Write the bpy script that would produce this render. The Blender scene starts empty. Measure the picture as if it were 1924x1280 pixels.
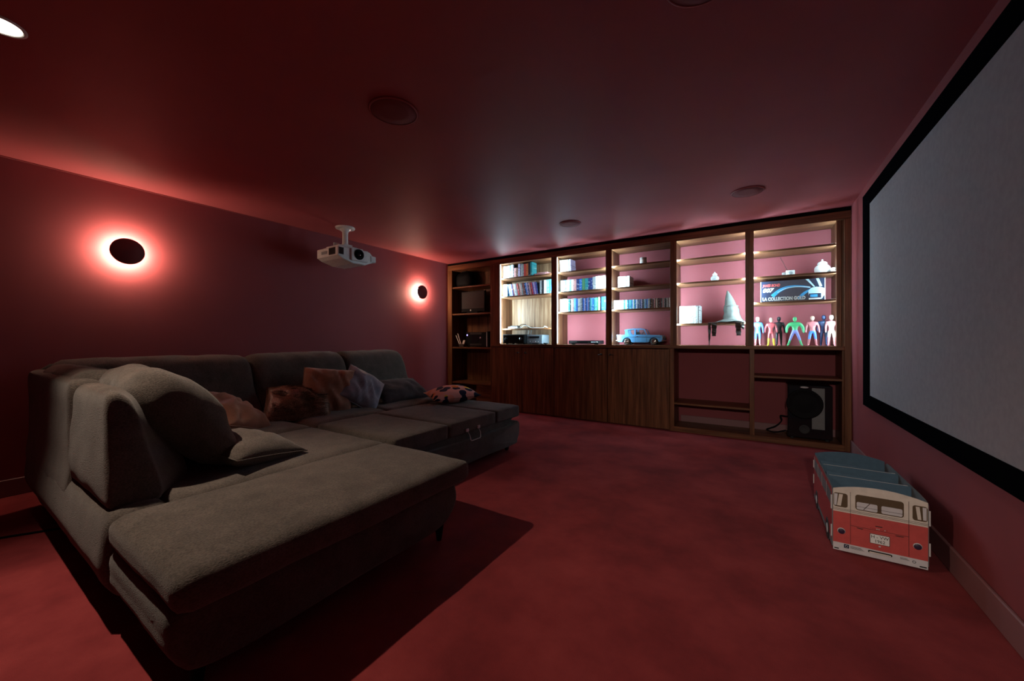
import bpy, bmesh, math, random
from mathutils import Vector, Matrix, noise
random.seed(7)
PI = math.pi
scene = bpy.context.scene
COL = scene.collection

# ------------------------------------------------------------------ camera
cam_data = bpy.data.cameras.new('camera')
cam = bpy.data.objects.new('camera', cam_data)
COL.objects.link(cam)
cam_data.sensor_fit = 'HORIZONTAL'
cam_data.sensor_width = 36.0
cam_data.lens = 715.0 / 1924.0 * 36.0
cam_data.shift_y = (638.3 - 640.0) / 1924.0
cam_data.clip_start = 0.02
_yaw = math.atan2(457, 713)
_F = Vector((-math.sin(_yaw), math.cos(_yaw), 0)); _R = Vector((math.cos(_yaw), math.sin(_yaw), 0)); _U = Vector((0, 0, 1))
_e = 0.0016
_Rx = (_R - _e * _U).normalized(); _Uy = (_U + _e * _R).normalized()
cam.matrix_world = Matrix(((_Rx.x, _Uy.x, -_F.x, 0.0), (_Rx.y, _Uy.y, -_F.y, 0.0), (_Rx.z, _Uy.z, -_F.z, 1.08), (0, 0, 0, 1)))
scene.camera = cam

# ------------------------------------------------------------------ world, exposure, light levels
world = bpy.data.worlds.new('world'); scene.world = world
world.use_nodes = True
world.node_tree.nodes['Background'].inputs[0].default_value = (0.5, 0.45, 0.5, 1)
world.node_tree.nodes['Background'].inputs[1].default_value = 0.02
vs = scene.view_settings
vs.view_transform = 'Standard'; vs.look = 'None'; vs.exposure = 0.0; vs.gamma = 1.0; vs.use_curve_mapping = False
scene.cycles.max_bounces = 10; scene.cycles.diffuse_bounces = 6; scene.cycles.glossy_bounces = 4
scene.cycles.sample_clamp_indirect = 6.0

SPOT_POWER = 128.0
SPOT_COLOR = (1.0, 0.80, 0.62)
REAR_FILL_POWER = 330.0
LED_STRENGTH = 440.0
LED_COOL = (0.53, 0.85, 1.0, 1)
LED_WARM = (1.0, 0.74, 0.45, 1)
SCONCE_STRENGTH = 300.0
SCONCE_COLOR = (1.0, 0.68, 0.48, 1)

# ------------------------------------------------------------------ room numbers
LW, RW, BW, NW, CH = -4.36, 0.768, 5.20, -5.00, 2.35
FY = 4.80          # front plane of the wall unit

# ------------------------------------------------------------------ materials
def mat(name, base=(0.5, 0.5, 0.5), rough=0.6, metal=0.0, spec=0.5, build=None, sheen=0.0):
    m = bpy.data.materials.new(name); m.use_nodes = True
    nt = m.node_tree; b = nt.nodes['Principled BSDF']
    b.inputs['Base Color'].default_value = (*base, 1)
    b.inputs['Roughness'].default_value = rough
    b.inputs['Metallic'].default_value = metal
    b.inputs['Specular IOR Level'].default_value = spec
    if sheen:
        b.inputs['Sheen Weight'].default_value = sheen
    if build: build(nt, b)
    return m

def N(nt, kind, **kw):
    n = nt.nodes.new(kind)
    for k, v in kw.items(): setattr(n, k, v)
    return n

def coords(nt, space='Object', scale=(1, 1, 1), rot=(0, 0, 0)):
    tc = N(nt, 'ShaderNodeTexCoord'); mp = N(nt, 'ShaderNodeMapping')
    mp.inputs['Scale'].default_value = scale; mp.inputs['Rotation'].default_value = rot
    nt.links.new(tc.outputs[space], mp.inputs['Vector'])
    return mp.outputs['Vector']

def noise_tex(nt, vec, scale, detail=3.0, rough=0.5):
    n = N(nt, 'ShaderNodeTexNoise')
    n.inputs['Scale'].default_value = scale; n.inputs['Detail'].default_value = detail; n.inputs['Roughness'].default_value = rough
    nt.links.new(vec, n.inputs['Vector'])
    return n

def ramp(nt, fac, stops):
    r = N(nt, 'ShaderNodeValToRGB')
    els = r.color_ramp.elements
    while len(els) < len(stops): els.new(0.5)
    for e, (p, c) in zip(els, stops):
        e.position = p; e.color = (*c, 1)
    nt.links.new(fac, r.inputs['Fac'])
    return r.outputs['Color']

def bump(nt, b, height, strength=0.3, dist=0.005):
    n = N(nt, 'ShaderNodeBump'); n.inputs['Strength'].default_value = strength; n.inputs['Distance'].default_value = dist
    nt.links.new(height, n.inputs['Height']); nt.links.new(n.outputs['Normal'], b.inputs['Normal'])

def paint(name, c, rough, spec=0.5, grain=60):
    def f(nt, b):
        v = coords(nt, 'Object')
        n = noise_tex(nt, v, 1.3, 3)
        col = ramp(nt, n.outputs['Fac'], [(0.3, tuple(x * 0.92 for x in c)), (0.7, tuple(x * 1.06 for x in c))])
        nt.links.new(col, b.inputs['Base Color'])
        bump(nt, b, noise_tex(nt, v, grain, 2).outputs['Fac'], 0.06, 0.002)
    return mat(name, c, rough, 0, spec, f)

PAINT = (0.262, 0.059, 0.067)
M_wall = paint('wall_paint', PAINT, 0.65, 0.2)
M_ceil = paint('ceiling_paint', (0.38, 0.080, 0.090), 0.58, 0.4, 90)
M_base = paint('skirting_paint', (0.25, 0.115, 0.12), 0.45, 0.4)

def carpet_f(nt, b):
    v = coords(nt, 'Object')
    big = noise_tex(nt, v, 2.2, 6, 0.62); fine = noise_tex(nt, v, 420, 2)
    c1 = ramp(nt, big.outputs['Fac'], [(0.28, (0.165, 0.023, 0.027)), (0.5, (0.27, 0.038, 0.042)), (0.72, (0.37, 0.058, 0.060))])
    mx = N(nt, 'ShaderNodeMixRGB', blend_type='MULTIPLY'); mx.inputs['Fac'].default_value = 0.35
    c2 = ramp(nt, fine.outputs['Fac'], [(0.25, (0.5, 0.5, 0.5)), (0.7, (1, 1, 1))])
    nt.links.new(c1, mx.inputs['Color1']); nt.links.new(c2, mx.inputs['Color2'])
    nt.links.new(mx.outputs['Color'], b.inputs['Base Color'])
    bump(nt, b, fine.outputs['Fac'], 0.5, 0.004)
M_carpet = mat('red_carpet', (0.33, 0.045, 0.05), 0.95, 0, 0.1, carpet_f, 0.02)

def wood(name, axis, dark, mid, light, rough=0.42):
    def f(nt, b):
        sc = [16.0, 16.0, 16.0]; sc[axis] = 0.9
        v = coords(nt, 'Object', tuple(sc))
        n1 = noise_tex(nt, v, 1.6, 5, 0.6)
        sc2 = [120.0, 120.0, 120.0]; sc2[axis] = 3.0
        v2 = coords(nt, 'Object', tuple(sc2))
        n2 = noise_tex(nt, v2, 1.0, 3)
        c = ramp(nt, n1.outputs['Fac'], [(0.30, dark), (0.50, mid), (0.68, light)])
        mx = N(nt, 'ShaderNodeMixRGB', blend_type='MULTIPLY'); mx.inputs['Fac'].default_value = 0.55
        c2 = ramp(nt, n2.outputs['Fac'], [(0.35, (0.55, 0.5, 0.45)), (0.6, (1, 1, 1))])
        nt.links.new(c, mx.inputs['Color1']); nt.links.new(c2, mx.inputs['Color2'])
        nt.links.new(mx.outputs['Color'], b.inputs['Base Color'])
        bump(nt, b, n2.outputs['Fac'], 0.12, 0.002)
    return mat(name, mid, rough, 0, 0.25, f)
WD = ((0.080, 0.028, 0.012), (0.17, 0.067, 0.029), (0.27, 0.118, 0.054))
M_wood_v = wood('walnut_vertical', 2, *WD)
M_wood_h = wood('walnut_horizontal', 0, *WD)
M_wood_back = wood('walnut_back', 2, (0.12, 0.054, 0.026), (0.22, 0.112, 0.058), (0.32, 0.185, 0.108), 0.5)

def fabric_f(c, weave=260.0, amt=0.6):
    def f(nt, b):
        v = coords(nt, 'Object')
        n = noise_tex(nt, v, 9, 5, 0.65)
        col = ramp(nt, n.outputs['Fac'], [(0.3, tuple(x * 0.72 for x in c)), (0.7, tuple(x * 1.25 for x in c))])
        v2 = coords(nt, 'Object', (0.55, 0.55, 1.3))
        w = noise_tex(nt, v2, weave, 2, 0.6)
        mx = N(nt, 'ShaderNodeMixRGB', blend_type='MULTIPLY'); mx.inputs['Fac'].default_value = amt
        c2 = ramp(nt, w.outputs['Fac'], [(0.32, (0.45, 0.45, 0.45)), (0.62, (1.25, 1.22, 1.18))])
        nt.links.new(col, mx.inputs['Color1']); nt.links.new(c2, mx.inputs['Color2'])
        nt.links.new(mx.outputs['Color'], b.inputs['Base Color'])
        bump(nt, b, w.outputs['Fac'], amt, 0.004)
    return f
M_sofa = mat('sofa_fabric', (0.098, 0.080, 0.070), 0.95, 0, 0.15, fabric_f((0.098, 0.080, 0.070), 250.0, 0.75), 0.2)
M_sofa_dark = mat('sofa_base_fabric', (0.085, 0.074, 0.068), 0.95, 0, 0.12, fabric_f((0.085, 0.074, 0.068)), 0.2)
M_rust = mat('rust_fabric', (0.30, 0.115, 0.062), 0.7, 0, 0.3, fabric_f((0.30, 0.115, 0.062), 300, 0.2), 0.5)
M_bluegrey = mat('blue_grey_fabric', (0.27, 0.25, 0.31), 0.6, 0, 0.35, fabric_f((0.27, 0.25, 0.31), 300, 0.2), 0.4)
M_charcoal_fab = mat('charcoal_fabric', (0.06, 0.05, 0.055), 0.95, 0, 0.1, fabric_f((0.06, 0.05, 0.055)), 0.2)

def pattern_f(nt, b):
    v = coords(nt, 'Object', (1, 1, 0.6))
    vo = N(nt, 'ShaderNodeTexVoronoi'); vo.inputs['Scale'].default_value = 11; vo.inputs['Randomness'].default_value = 0.8
    nt.links.new(v, vo.inputs['Vector'])
    sep = N(nt, 'ShaderNodeSeparateColor'); nt.links.new(vo.outputs['Color'], sep.inputs['Color'])
    r = N(nt, 'ShaderNodeValToRGB'); r.color_ramp.interpolation = 'CONSTANT'
    stops = [(0.0, (0.012, 0.015, 0.045)), (0.45, (0.80, 0.24, 0.03)), (0.62, (0.82, 0.55, 0.03)), (0.74, (0.72, 0.62, 0.58)), (0.86, (0.80, 0.30, 0.22))]
    while len(r.color_ramp.elements) < len(stops): r.color_ramp.elements.new(0.5)
    for e, (p, c) in zip(r.color_ramp.elements, stops): e.position = p; e.color = (*c, 1)
    nt.links.new(sep.outputs[0], r.inputs['Fac'])
    g = N(nt, 'ShaderNodeMath', operation='LESS_THAN'); g.inputs[1].default_value = 0.46
    nt.links.new(vo.outputs['Distance'], g.inputs[0])
    mx = N(nt, 'ShaderNodeMixRGB'); mx.inputs['Color1'].default_value = (0.82, 0.42, 0.36, 1)
    nt.links.new(g.outputs[0], mx.inputs['Fac']); nt.links.new(r.outputs['Color'], mx.inputs['Color2'])
    nt.links.new(mx.outputs['Color'], b.inputs['Base Color'])
M_pattern = mat('patterned_cotton', (0.7, 0.4, 0.35), 0.8, 0, 0.2, pattern_f)
def speck_f(nt, b):
    v = coords(nt, 'Object', (30, 30, 200))
    n = noise_tex(nt, v, 3, 2)
    c = ramp(nt, n.outputs['Fac'], [(0.35, (0.05, 0.018, 0.01)), (0.6, (0.24, 0.10, 0.05)), (0.72, (0.55, 0.42, 0.34))])
    nt.links.new(c, b.inputs['Base Color'])
M_shag = mat('brown_shag', (0.2, 0.08, 0.04), 0.45, 0, 0.6, speck_f)

def plain(name, c, rough=0.5, metal=0.0, spec=0.5):
    def f(nt, b):
        n = noise_tex(nt, coords(nt, 'Object'), 35, 2)
        col = ramp(nt, n.outputs['Fac'], [(0.3, tuple(x * 0.93 for x in c)), (0.7, tuple(min(1, x * 1.05) for x in c))])
        nt.links.new(col, b.inputs['Base Color'])
    return mat(name, c, rough, metal, spec, f)
M_black = plain('black_plastic', (0.005, 0.005, 0.006), 0.7, 0, 0.15)
M_velvet = plain('black_velvet', (0.003, 0.003, 0.004), 1.0, 0, 0.0)
M_gap = plain('black_gap', (0.004, 0.003, 0.003), 0.9, 0, 0.1)
M_gloss = plain('black_gloss', (0.01, 0.01, 0.012), 0.12)
M_white = plain('white_plastic', (0.78, 0.77, 0.76), 0.4)
M_whitem = plain('white_matt', (0.8, 0.8, 0.78), 0.7)
M_grey = plain('grey_metal', (0.42, 0.45, 0.48), 0.35, 0.4)
M_dgrey = plain('dark_grey_grille', (0.045, 0.038, 0.038), 0.8, 0, 0.2)
M_screen = plain('projection_fabric', (0.33, 0.315, 0.335), 0.85, 0, 0.15)
M_slate = plain('slate_metal', (0.15, 0.18, 0.21), 0.4, 0.2)
M_chrome = plain('chrome', (0.7, 0.7, 0.7), 0.15, 1.0)
M_steel = plain('satin_steel', (0.62, 0.62, 0.63), 0.35, 0.3)
M_darkmetal = plain('dark_bronze', (0.03, 0.024, 0.02), 0.4, 0.6)
M_speaker = paint('speaker_grille_paint', (0.24, 0.072, 0.078), 0.8, 0.2, 300)
M_burg = paint('burgundy_metal', (0.17, 0.032, 0.034), 0.6, 0.3)
M_lens = plain('lens_glass', (0.005, 0.006, 0.008), 0.03)
M_greystrip = plain('grey_strip', (0.16, 0.17, 0.17), 0.5)
M_teal = plain('grey_teal_felt', (0.115, 0.115, 0.105), 0.9, 0, 0.1)
M_felt_dark = plain('dark_felt', (0.065, 0.05, 0.045), 0.95, 0, 0.1)
M_ornament = plain('pale_grey_ceramic', (0.6, 0.6, 0.6), 0.4)
M_tin = plain('tin_metal', (0.45, 0.40, 0.38), 0.35, 0.5)
M_carblue = plain('pale_blue_car_paint', (0.12, 0.34, 0.62), 0.25)
M_rubber = plain('black_rubber', (0.02, 0.02, 0.022), 0.7)
M_cream = plain('cream_print', (0.70, 0.63, 0.55), 0.6)
M_red = plain('red_print', (0.55, 0.075, 0.068), 0.55)
M_redside = plain('dark_red_print', (0.36, 0.035, 0.035), 0.6)
M_bumper = plain('pale_grey_print', (0.62, 0.60, 0.62), 0.6)
M_glassprint = plain('brown_window_print', (0.10, 0.062, 0.03), 0.5)
M_line = plain('dark_line_print', (0.05, 0.02, 0.02), 0.7)
M_boardblue = plain('blue_grey_board', (0.07, 0.13, 0.19), 0.75)
M_boardgrey = plain('grey_board', (0.14, 0.14, 0.145), 0.8)
M_edge = plain('white_board_edge', (0.6, 0.58, 0.57), 0.7)
M_taillight = plain('dark_lamp_print', (0.035, 0.02, 0.05), 0.4)
M_boxnavy = plain('navy_card', (0.008, 0.018, 0.05), 0.35)
M_boxcyan = plain('cyan_card', (0.03, 0.36, 0.72), 0.4)
M_boxpale = plain('pale_cyan_card', (0.55, 0.82, 0.9), 0.4)
M_boxred = plain('red_card', (0.62, 0.10, 0.10), 0.45)
M_silver = plain('silver_card', (0.5, 0.52, 0.52), 0.4)
M_purpleled = None

def emit(name, color, strength):
    m = bpy.data.materials.new(name); m.use_nodes = True
    nt = m.node_tree
    for n in list(nt.nodes): nt.nodes.remove(n)
    o = N(nt, 'ShaderNodeOutputMaterial'); e = N(nt, 'ShaderNodeEmission')
    e.inputs['Color'].default_value = color; e.inputs['Strength'].default_value = strength
    nt.links.new(e.outputs[0], o.inputs['Surface'])
    return m
M_led = emit('led_cool', LED_COOL, LED_STRENGTH)
M_ledwarm = emit('led_warm', LED_WARM, LED_STRENGTH * 0.35)
M_sconce = emit('sconce_glow', SCONCE_COLOR, SCONCE_STRENGTH)
M_downlight = emit('downlight_glow', (1.0, 0.9, 0.74, 1), 12.0)
M_ledblue = emit('indicator_blue', (0.35, 0.3, 1.0, 1), 3.0)

def glass_f(nt, b):
    b.inputs['Transmission Weight'].default_value = 0.92
    b.inputs['IOR'].default_value = 1.05
    b.inputs['Alpha'].default_value = 0.25
M_glass = mat('clear_glass', (0.9, 0.95, 0.98), 0.05, 0, 0.5, glass_f)

# ------------------------------------------------------------------ mesh helpers
def BM(): return bmesh.new()

def box(bm, x0, x1, y0, y1, z0, z1, bev=0.0, seg=1, mi=0):
    vs_ = [bm.verts.new((x, y, z)) for z in (z0, z1) for y in (y0, y1) for x in (x0, x1)]
    q = [(0, 2, 3, 1), (4, 5, 7, 6), (0, 1, 5, 4), (2, 6, 7, 3), (0, 4, 6, 2), (1, 3, 7, 5)]
    fs = [bm.faces.new([vs_[i] for i in f]) for f in q]
    for f in fs: f.material_index = mi
    if bev > 0:
        es = list({e for f in fs for e in f.edges})
        bmesh.ops.bevel(bm, geom=es, offset=bev, segments=seg, profile=0.5, affect='EDGES')
    return bm

def prism(bm, poly, axis, a, b, mi=0):
    """closed polygon of 2D points extruded along axis (0:x 1:y 2:z) from a to b"""
    def P(p, t):
        if axis == 0: return (t, p[0], p[1])
        if axis == 1: return (p[0], t, p[1])
        return (p[0], p[1], t)
    va = [bm.verts.new(P(p, a)) for p in poly]; vb = [bm.verts.new(P(p, b)) for p in poly]
    n = len(poly)
    fs = [bm.faces.new(va), bm.faces.new(list(reversed(vb)))]
    for i in range(n):
        fs.append(bm.faces.new((va[i], vb[i], vb[(i + 1) % n], va[(i + 1) % n])))
    for f in fs: f.material_index = mi
    bmesh.ops.recalc_face_normals(bm, faces=fs)
    return fs

def lathe(bm, prof, origin=(0, 0, 0), axis=(0, 0, 1), seg=32, mi=0):
    """prof: list of (radius, height)"""
    ax = Vector(axis).normalized()
    t = Vector((1, 0, 0)) if abs(ax.x) < 0.9 else Vector((0, 1, 0))
    u = ax.cross(t).normalized(); w = ax.cross(u)
    o = Vector(origin); rings = []
    for r, h in prof:
        if r < 1e-6: rings.append([bm.verts.new(o + ax * h)])
        else: rings.append([bm.verts.new(o + ax * h + (u * math.cos(2 * PI * k / seg) + w * math.sin(2 * PI * k / seg)) * r) for k in range(seg)])
    fs = []
    for A_, B_ in zip(rings, rings[1:]):
        for k in range(seg):
            k2 = (k + 1) % seg
            if len(A_) == 1 and len(B_) == 1: continue
            if len(A_) == 1: fs.append(bm.faces.new((A_[0], B_[k], B_[k2])))
            elif len(B_) == 1: fs.append(bm.faces.new((A_[k], B_[0], A_[k2])))
            else: fs.append(bm.faces.new((A_[k], B_[k], B_[k2], A_[k2])))
    for f in fs: f.material_index = mi; f.smooth = True
    bmesh.ops.recalc_face_normals(bm, faces=fs)
    return fs

def tube(bm, pts, r, seg=8, mi=0):
    pts = [Vector(p) for p in pts]; rings = []
    rs = r if isinstance(r, (list, tuple)) else [r] * len(pts)
    for i, p in enumerate(pts):
        d = (pts[min(i + 1, len(pts) - 1)] - pts[max(i - 1, 0)]).normalized()
        t = Vector((0, 0, 1)) if abs(d.z) < 0.9 else Vector((1, 0, 0))
        u = d.cross(t).normalized(); w = d.cross(u)
        rings.append([bm.verts.new(p + (u * math.cos(2 * PI * k / seg) + w * math.sin(2 * PI * k / seg)) * rs[i]) for k in range(seg)])
    fs = []
    for A_, B_ in zip(rings, rings[1:]):
        for k in range(seg): fs.append(bm.faces.new((A_[k], B_[k], B_[(k + 1) % seg], A_[(k + 1) % seg])))
    fs.append(bm.faces.new(rings[0])); fs.append(bm.faces.new(list(reversed(rings[-1]))))
    for f in fs: f.smooth = True; f.material_index = mi
    bmesh.ops.recalc_face_normals(bm, faces=fs)
    return fs

def catmull(pts, n=6, closed=False):
    out = []; m = len(pts)
    rng = range(m) if closed else range(m - 1)
    for i in rng:
        def g(k):
            return Vector(pts[k % m]) if closed else Vector(pts[max(0, min(m - 1, k))])
        p0, p1, p2, p3 = g(i - 1), g(i), g(i + 1), g(i + 2)
        for s in range(n):
            t = s / n
            out.append(0.5 * ((2 * p1) + (-p0 + p2) * t + (2 * p0 - 5 * p1 + 4 * p2 - p3) * t * t + (-p0 + 3 * p1 - 3 * p2 + p3) * t ** 3))
    if not closed: out.append(Vector(pts[-1]))
    return out

def soft_box(bm, x0, x1, y0, y1, z0, z1, r=0.05, crown=0.0, wrinkle=0.0, n=14, seed=0, side=0.0):
    """cushion: a gridded box with rounded edges, a crowned top and slow wrinkles"""
    tmp = bmesh.new()
    bmesh.ops.create_cube(tmp, size=2.0)
    bmesh.ops.subdivide_edges(tmp, edges=tmp.edges[:], cuts=n, use_grid_fill=True)
    c = Vector(((x0 + x1) / 2, (y0 + y1) / 2, (z0 + z1) / 2)); hs = Vector(((x1 - x0) / 2, (y1 - y0) / 2, (z1 - z0) / 2))
    rr = min(r, hs.x, hs.y, hs.z)
    for v in tmp.verts:
        q = Vector((math.copysign(abs(v.co.x) ** 0.8, v.co.x), math.copysign(abs(v.co.y) ** 0.8, v.co.y), math.copysign(abs(v.co.z) ** 0.8, v.co.z)))
        p = Vector((q.x * hs.x, q.y * hs.y, q.z * hs.z))
        inner = Vector((max(-hs.x + rr, min(hs.x - rr, p.x)), max(-hs.y + rr, min(hs.y - rr, p.y)), max(-hs.z + rr, min(hs.z - rr, p.z))))
        d = p - inner
        if d.length > 1e-9: p = inner + d.normalized() * rr
        k = (1 - q.x ** 2) * (1 - q.y ** 2)
        if q.z > 0: p.z += crown * k * q.z
        if side:
            p.x += side * (1 - q.z ** 2) * (1 - q.y ** 2) * q.x; p.y += side * (1 - q.z ** 2) * (1 - q.x ** 2) * q.y
        w = p + c
        if wrinkle:
            s = Vector((w.x * 5 + seed * 7.1, w.y * 5, w.z * 5))
            nn = noise.noise(s) + 0.5 * noise.noise(s * 2.3)
            nrm = d.normalized() if d.length > 1e-9 else Vector((0, 0, 1))
            w += nrm * nn * wrinkle
        v.co = w
    merge(bm, tmp, True)

def merge(bm, tmp, smooth=False, mi=None):
    mp = {v: bm.verts.new(v.co) for v in tmp.verts}
    for f in tmp.faces:
        nf = bm.faces.new([mp[v] for v in f.verts]); nf.smooth = smooth or f.smooth
        nf.material_index = f.material_index if mi is None else mi
    tmp.free()

def soft_prism(bm, prof, axis, a, b, r=0.05, rings=18, wrinkle=0.0, seed=0, belly=0.0, closed_n=5):
    """closed smooth profile swept along an axis with rounded ends (sofa backs)"""
    pr = catmull([(p[0], p[1], 0) for p in prof], closed_n, True)
    cen = sum(pr, Vector()) / len(pr); L = abs(b - a); allr = []
    ts = [0.5 - 0.5 * math.cos(PI * i / rings) for i in range(rings + 1)]
    for t in ts:
        d = min(t, 1 - t) * L
        ins = 0.0 if d >= r else r - math.sqrt(max(0, r * r - (r - d) ** 2))
        ring = []
        for p in pr:
            off = p - cen; l = off.length
            q = cen + off * max(0.05, (l - ins + belly * math.sin(PI * t) ** 0.5) / l)
            x = a + (b - a) * t
            w = Vector((x, q.x, q.y)) if axis == 0 else Vector((q.x, x, q.y))
            if wrinkle:
                s = Vector((w.x * 6 + seed * 3.3, w.y * 6, w.z * 6))
                nv = Vector((0, off.x, off.y)) if axis == 0 else Vector((off.x, 0, off.y))
                nn = noise.noise(s) + 0.6 * noise.noise(s * 2.2 + Vector((4, 1, 2)))
                w += nv.normalized() * nn * wrinkle
            ring.append(bm.verts.new(w))
        allr.append(ring)
    n = len(pr); fs = []
    for A_, B_ in zip(allr, allr[1:]):
        for k in range(n): fs.append(bm.faces.new((A_[k], B_[k], B_[(k + 1) % n], A_[(k + 1) % n])))
    for ring in (allr[0], allr[-1]):
        c = bm.verts.new(sum((v.co for v in ring), Vector()) / n)
        for k in range(n): fs.append(bm.faces.new((c, ring[k], ring[(k + 1) % n])))
    for f in fs: f.smooth = True
    bmesh.ops.recalc_face_normals(bm, faces=fs)

def pillow(bm, w, h, t, mtx, n=22, seed=0, wr=0.012, pinch=0.10, fold=0.0):
    """scatter cushion: two sheets joined at the seam, pinched edges, creases"""
    grid = {}
    for sgn in (1, -1):
        for i in range(n + 1):
            for j in range(n + 1):
                if sgn < 0 and (i in (0, n) or j in (0, n)):
                    grid[(sgn, i, j)] = grid[(1, i, j)]; continue
                x = 2 * i / n - 1; y = 2 * j / n - 1
                x = math.copysign(abs(x) ** 0.85, x); y = math.copysign(abs(y) ** 0.85, y)
                th = ((1 - abs(x) ** 2.4) * (1 - abs(y) ** 2.4)) ** 0.55
                px = x * (1 - pinch * (1 - y * y)) * w / 2; py = y * (1 - pinch * (1 - x * x)) * h / 2
                s = Vector(((px + 0.7 * py) * 10 + seed * 5.3, (py - 0.7 * px) * 4, sgn * 3))
                ridge = 1 - abs(noise.noise(s)) * 2.2
                pz = sgn * t / 2 * th + wr * (0.25 + th) * (0.7 * noise.noise(s * 1.7) + ridge * sgn * min(1, th * 2)) + fold * x * y
                grid[(sgn, i, j)] = bm.verts.new(mtx @ Vector((px, py, pz)))
    fs = []
    for sgn in (1, -1):
        for i in range(n):
            for j in range(n):
                q = [grid[(sgn, i, j)], grid[(sgn, i + 1, j)], grid[(sgn, i + 1, j + 1)], grid[(sgn, i, j + 1)]]
                if len(set(q)) < 4: continue
                try: fs.append(bm.faces.new(q if sgn > 0 else q[::-1]))
                except ValueError: pass
    for f in fs: f.smooth = True
    bmesh.ops.recalc_face_normals(bm, faces=fs)

# ------------------------------------------------------------------ object helpers
def link(name, bm, m, loc=(0, 0, 0), parent=None):
    me = bpy.data.meshes.new(name)
    off = Vector(loc)
    if off.length: bmesh.ops.translate(bm, verts=bm.verts[:], vec=-off)
    bm.to_mesh(me); bm.free()
    for mm in (m if isinstance(m, (list, tuple)) else [m]): me.materials.append(mm)
    o = bpy.data.objects.new(name, me); COL.objects.link(o)
    o.location = off if parent is None else (0, 0, 0)
    return o

def thing(name, label, cat, loc, group=None, rz=0.0):
    o = bpy.data.objects.new(name, None); COL.objects.link(o)
    o.location = loc; o.rotation_euler = (0, 0, rz); o.empty_display_size = 0.1
    o['label'] = label; o['category'] = cat
    if group: o['group'] = group
    return o

def root_loc(o):
    v = Vector(o.location)
    while o.parent: o = o.parent; v = v + o.location
    return v

def part(name, bm, m, parent, label=None, kind=None, local=False):
    """child mesh; bm is in world coordinates unless local"""
    o = link(name, bm, m, (0, 0, 0) if local else root_loc(parent), parent)
    o.parent = parent
    if label: o['label'] = label
    if kind: o['kind'] = kind
    return o

def solo(name, bm, m, label, cat, loc, group=None, kind=None):
    o = link(name, bm, m, loc)
    o['label'] = label; o['category'] = cat
    if group: o['group'] = group
    if kind: o['kind'] = kind
    return o

def struct(name, bm, m, label=None):
    o = link(name, bm, m); o['kind'] = 'structure'
    if label: o['label'] = label
    return o

def text_mesh(s, size, mtx, sx=1.0, bold=0.0, shear=0.0, depth=0.0006, align='LEFT'):
    cu = bpy.data.curves.new('lettering', 'FONT'); cu.body = s; cu.size = size; cu.offset = bold; cu.shear = shear
    cu.extrude = depth; cu.align_x = align; cu.resolution_u = 3
    o = bpy.data.objects.new('lettering_tmp', cu); COL.objects.link(o)
    dg = bpy.context.evaluated_depsgraph_get(); me = bpy.data.meshes.new_from_object(o.evaluated_get(dg))
    bm = bmesh.new(); bm.from_mesh(me)
    bmesh.ops.transform(bm, matrix=mtx @ Matrix.Diagonal((sx, 1, 1, 1)), verts=bm.verts[:])
    bpy.data.objects.remove(o); bpy.data.curves.remove(cu); bpy.data.meshes.remove(me)
    return bm
FRONT = Matrix(((1, 0, 0, 0), (0, 0, -1, 0), (0, 1, 0, 0), (0, 0, 0, 1)))   # text lying in XZ facing -Y

# ================================================================== SETTING
struct('floor', box(BM(), LW - 0.1, RW + 0.1, NW - 0.1, BW + 0.1, -0.08, 0.0), M_carpet)
struct('ceiling', box(BM(), LW - 0.1, RW + 0.1, NW - 0.1, BW + 0.1, CH, CH + 0.08), M_ceil)
struct('wall_left', box(BM(), LW - 0.1, LW, NW, BW, 0, CH), M_wall)
struct('wall_right', box(BM(), RW, RW + 0.1, NW, BW, 0, CH), M_wall)
struct('wall_back', box(BM(), LW - 0.1, RW + 0.1, BW, BW + 0.1, 0, CH), M_wall)
struct('wall_near', box(BM(), LW - 0.1, RW + 0.1, NW - 0.1, NW, 0, CH), M_wall)
bm = BM(); box(bm, RW - 0.014, RW, NW, FY - 0.002, 0, 0.118, 0.004)
struct('baseboard_right', bm, M_base)
bm = BM(); box(bm, LW, LW + 0.014, NW, FY - 0.002, 0, 0.118, 0.004)
struct('baseboard_left', bm, M_base)
bm = BM(); box(bm, -0.80, 0.70, BW - 0.014, BW, 0.0, 0.130, 0.004)
struct('baseboard_back', bm, M_base)
# thin ceiling edge profile along the left wall, shadow gap and fascia over the wall unit
struct('trim_1', box(BM(), LW, LW + 0.008, NW, FY, CH - 0.007, CH), M_wall)
struct('trim_2', box(BM(), LW, RW, FY + 0.012, FY + 0.03, 2.300, CH), M_gap)
bm = BM(); box(bm, LW + 0.002, RW - 0.002, FY, FY + 0.025, 2.232, 2.312, 0.002)
struct('trim_3', bm, M_wood_h, 'walnut fascia rail along the top of the wall unit')

# ================================================================== WALL UNIT
SY0 = 4.846        # shelf front
def board(bm, x0, x1, y0, y1, z0, z1, b=0.0015): box(bm, x0, x1, y0, y1, z0, z1, b)
CT = 1.010         # worktop height
# --- worktop
bm = BM(); board(bm, -3.459, 0.715, FY, BW, 0.972, CT)
solo('worktop', bm, M_wood_h, 'long walnut worktop running under the lit shelves', 'worktop', (-1.37, 5.0, 0.972))

posts = [(-4.358, -4.267), (-3.459, -3.300), (-2.419, -2.336), (-1.636, -1.559), (-0.855, -0.782), (-0.095, -0.018), (0.660, 0.694)]
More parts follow.
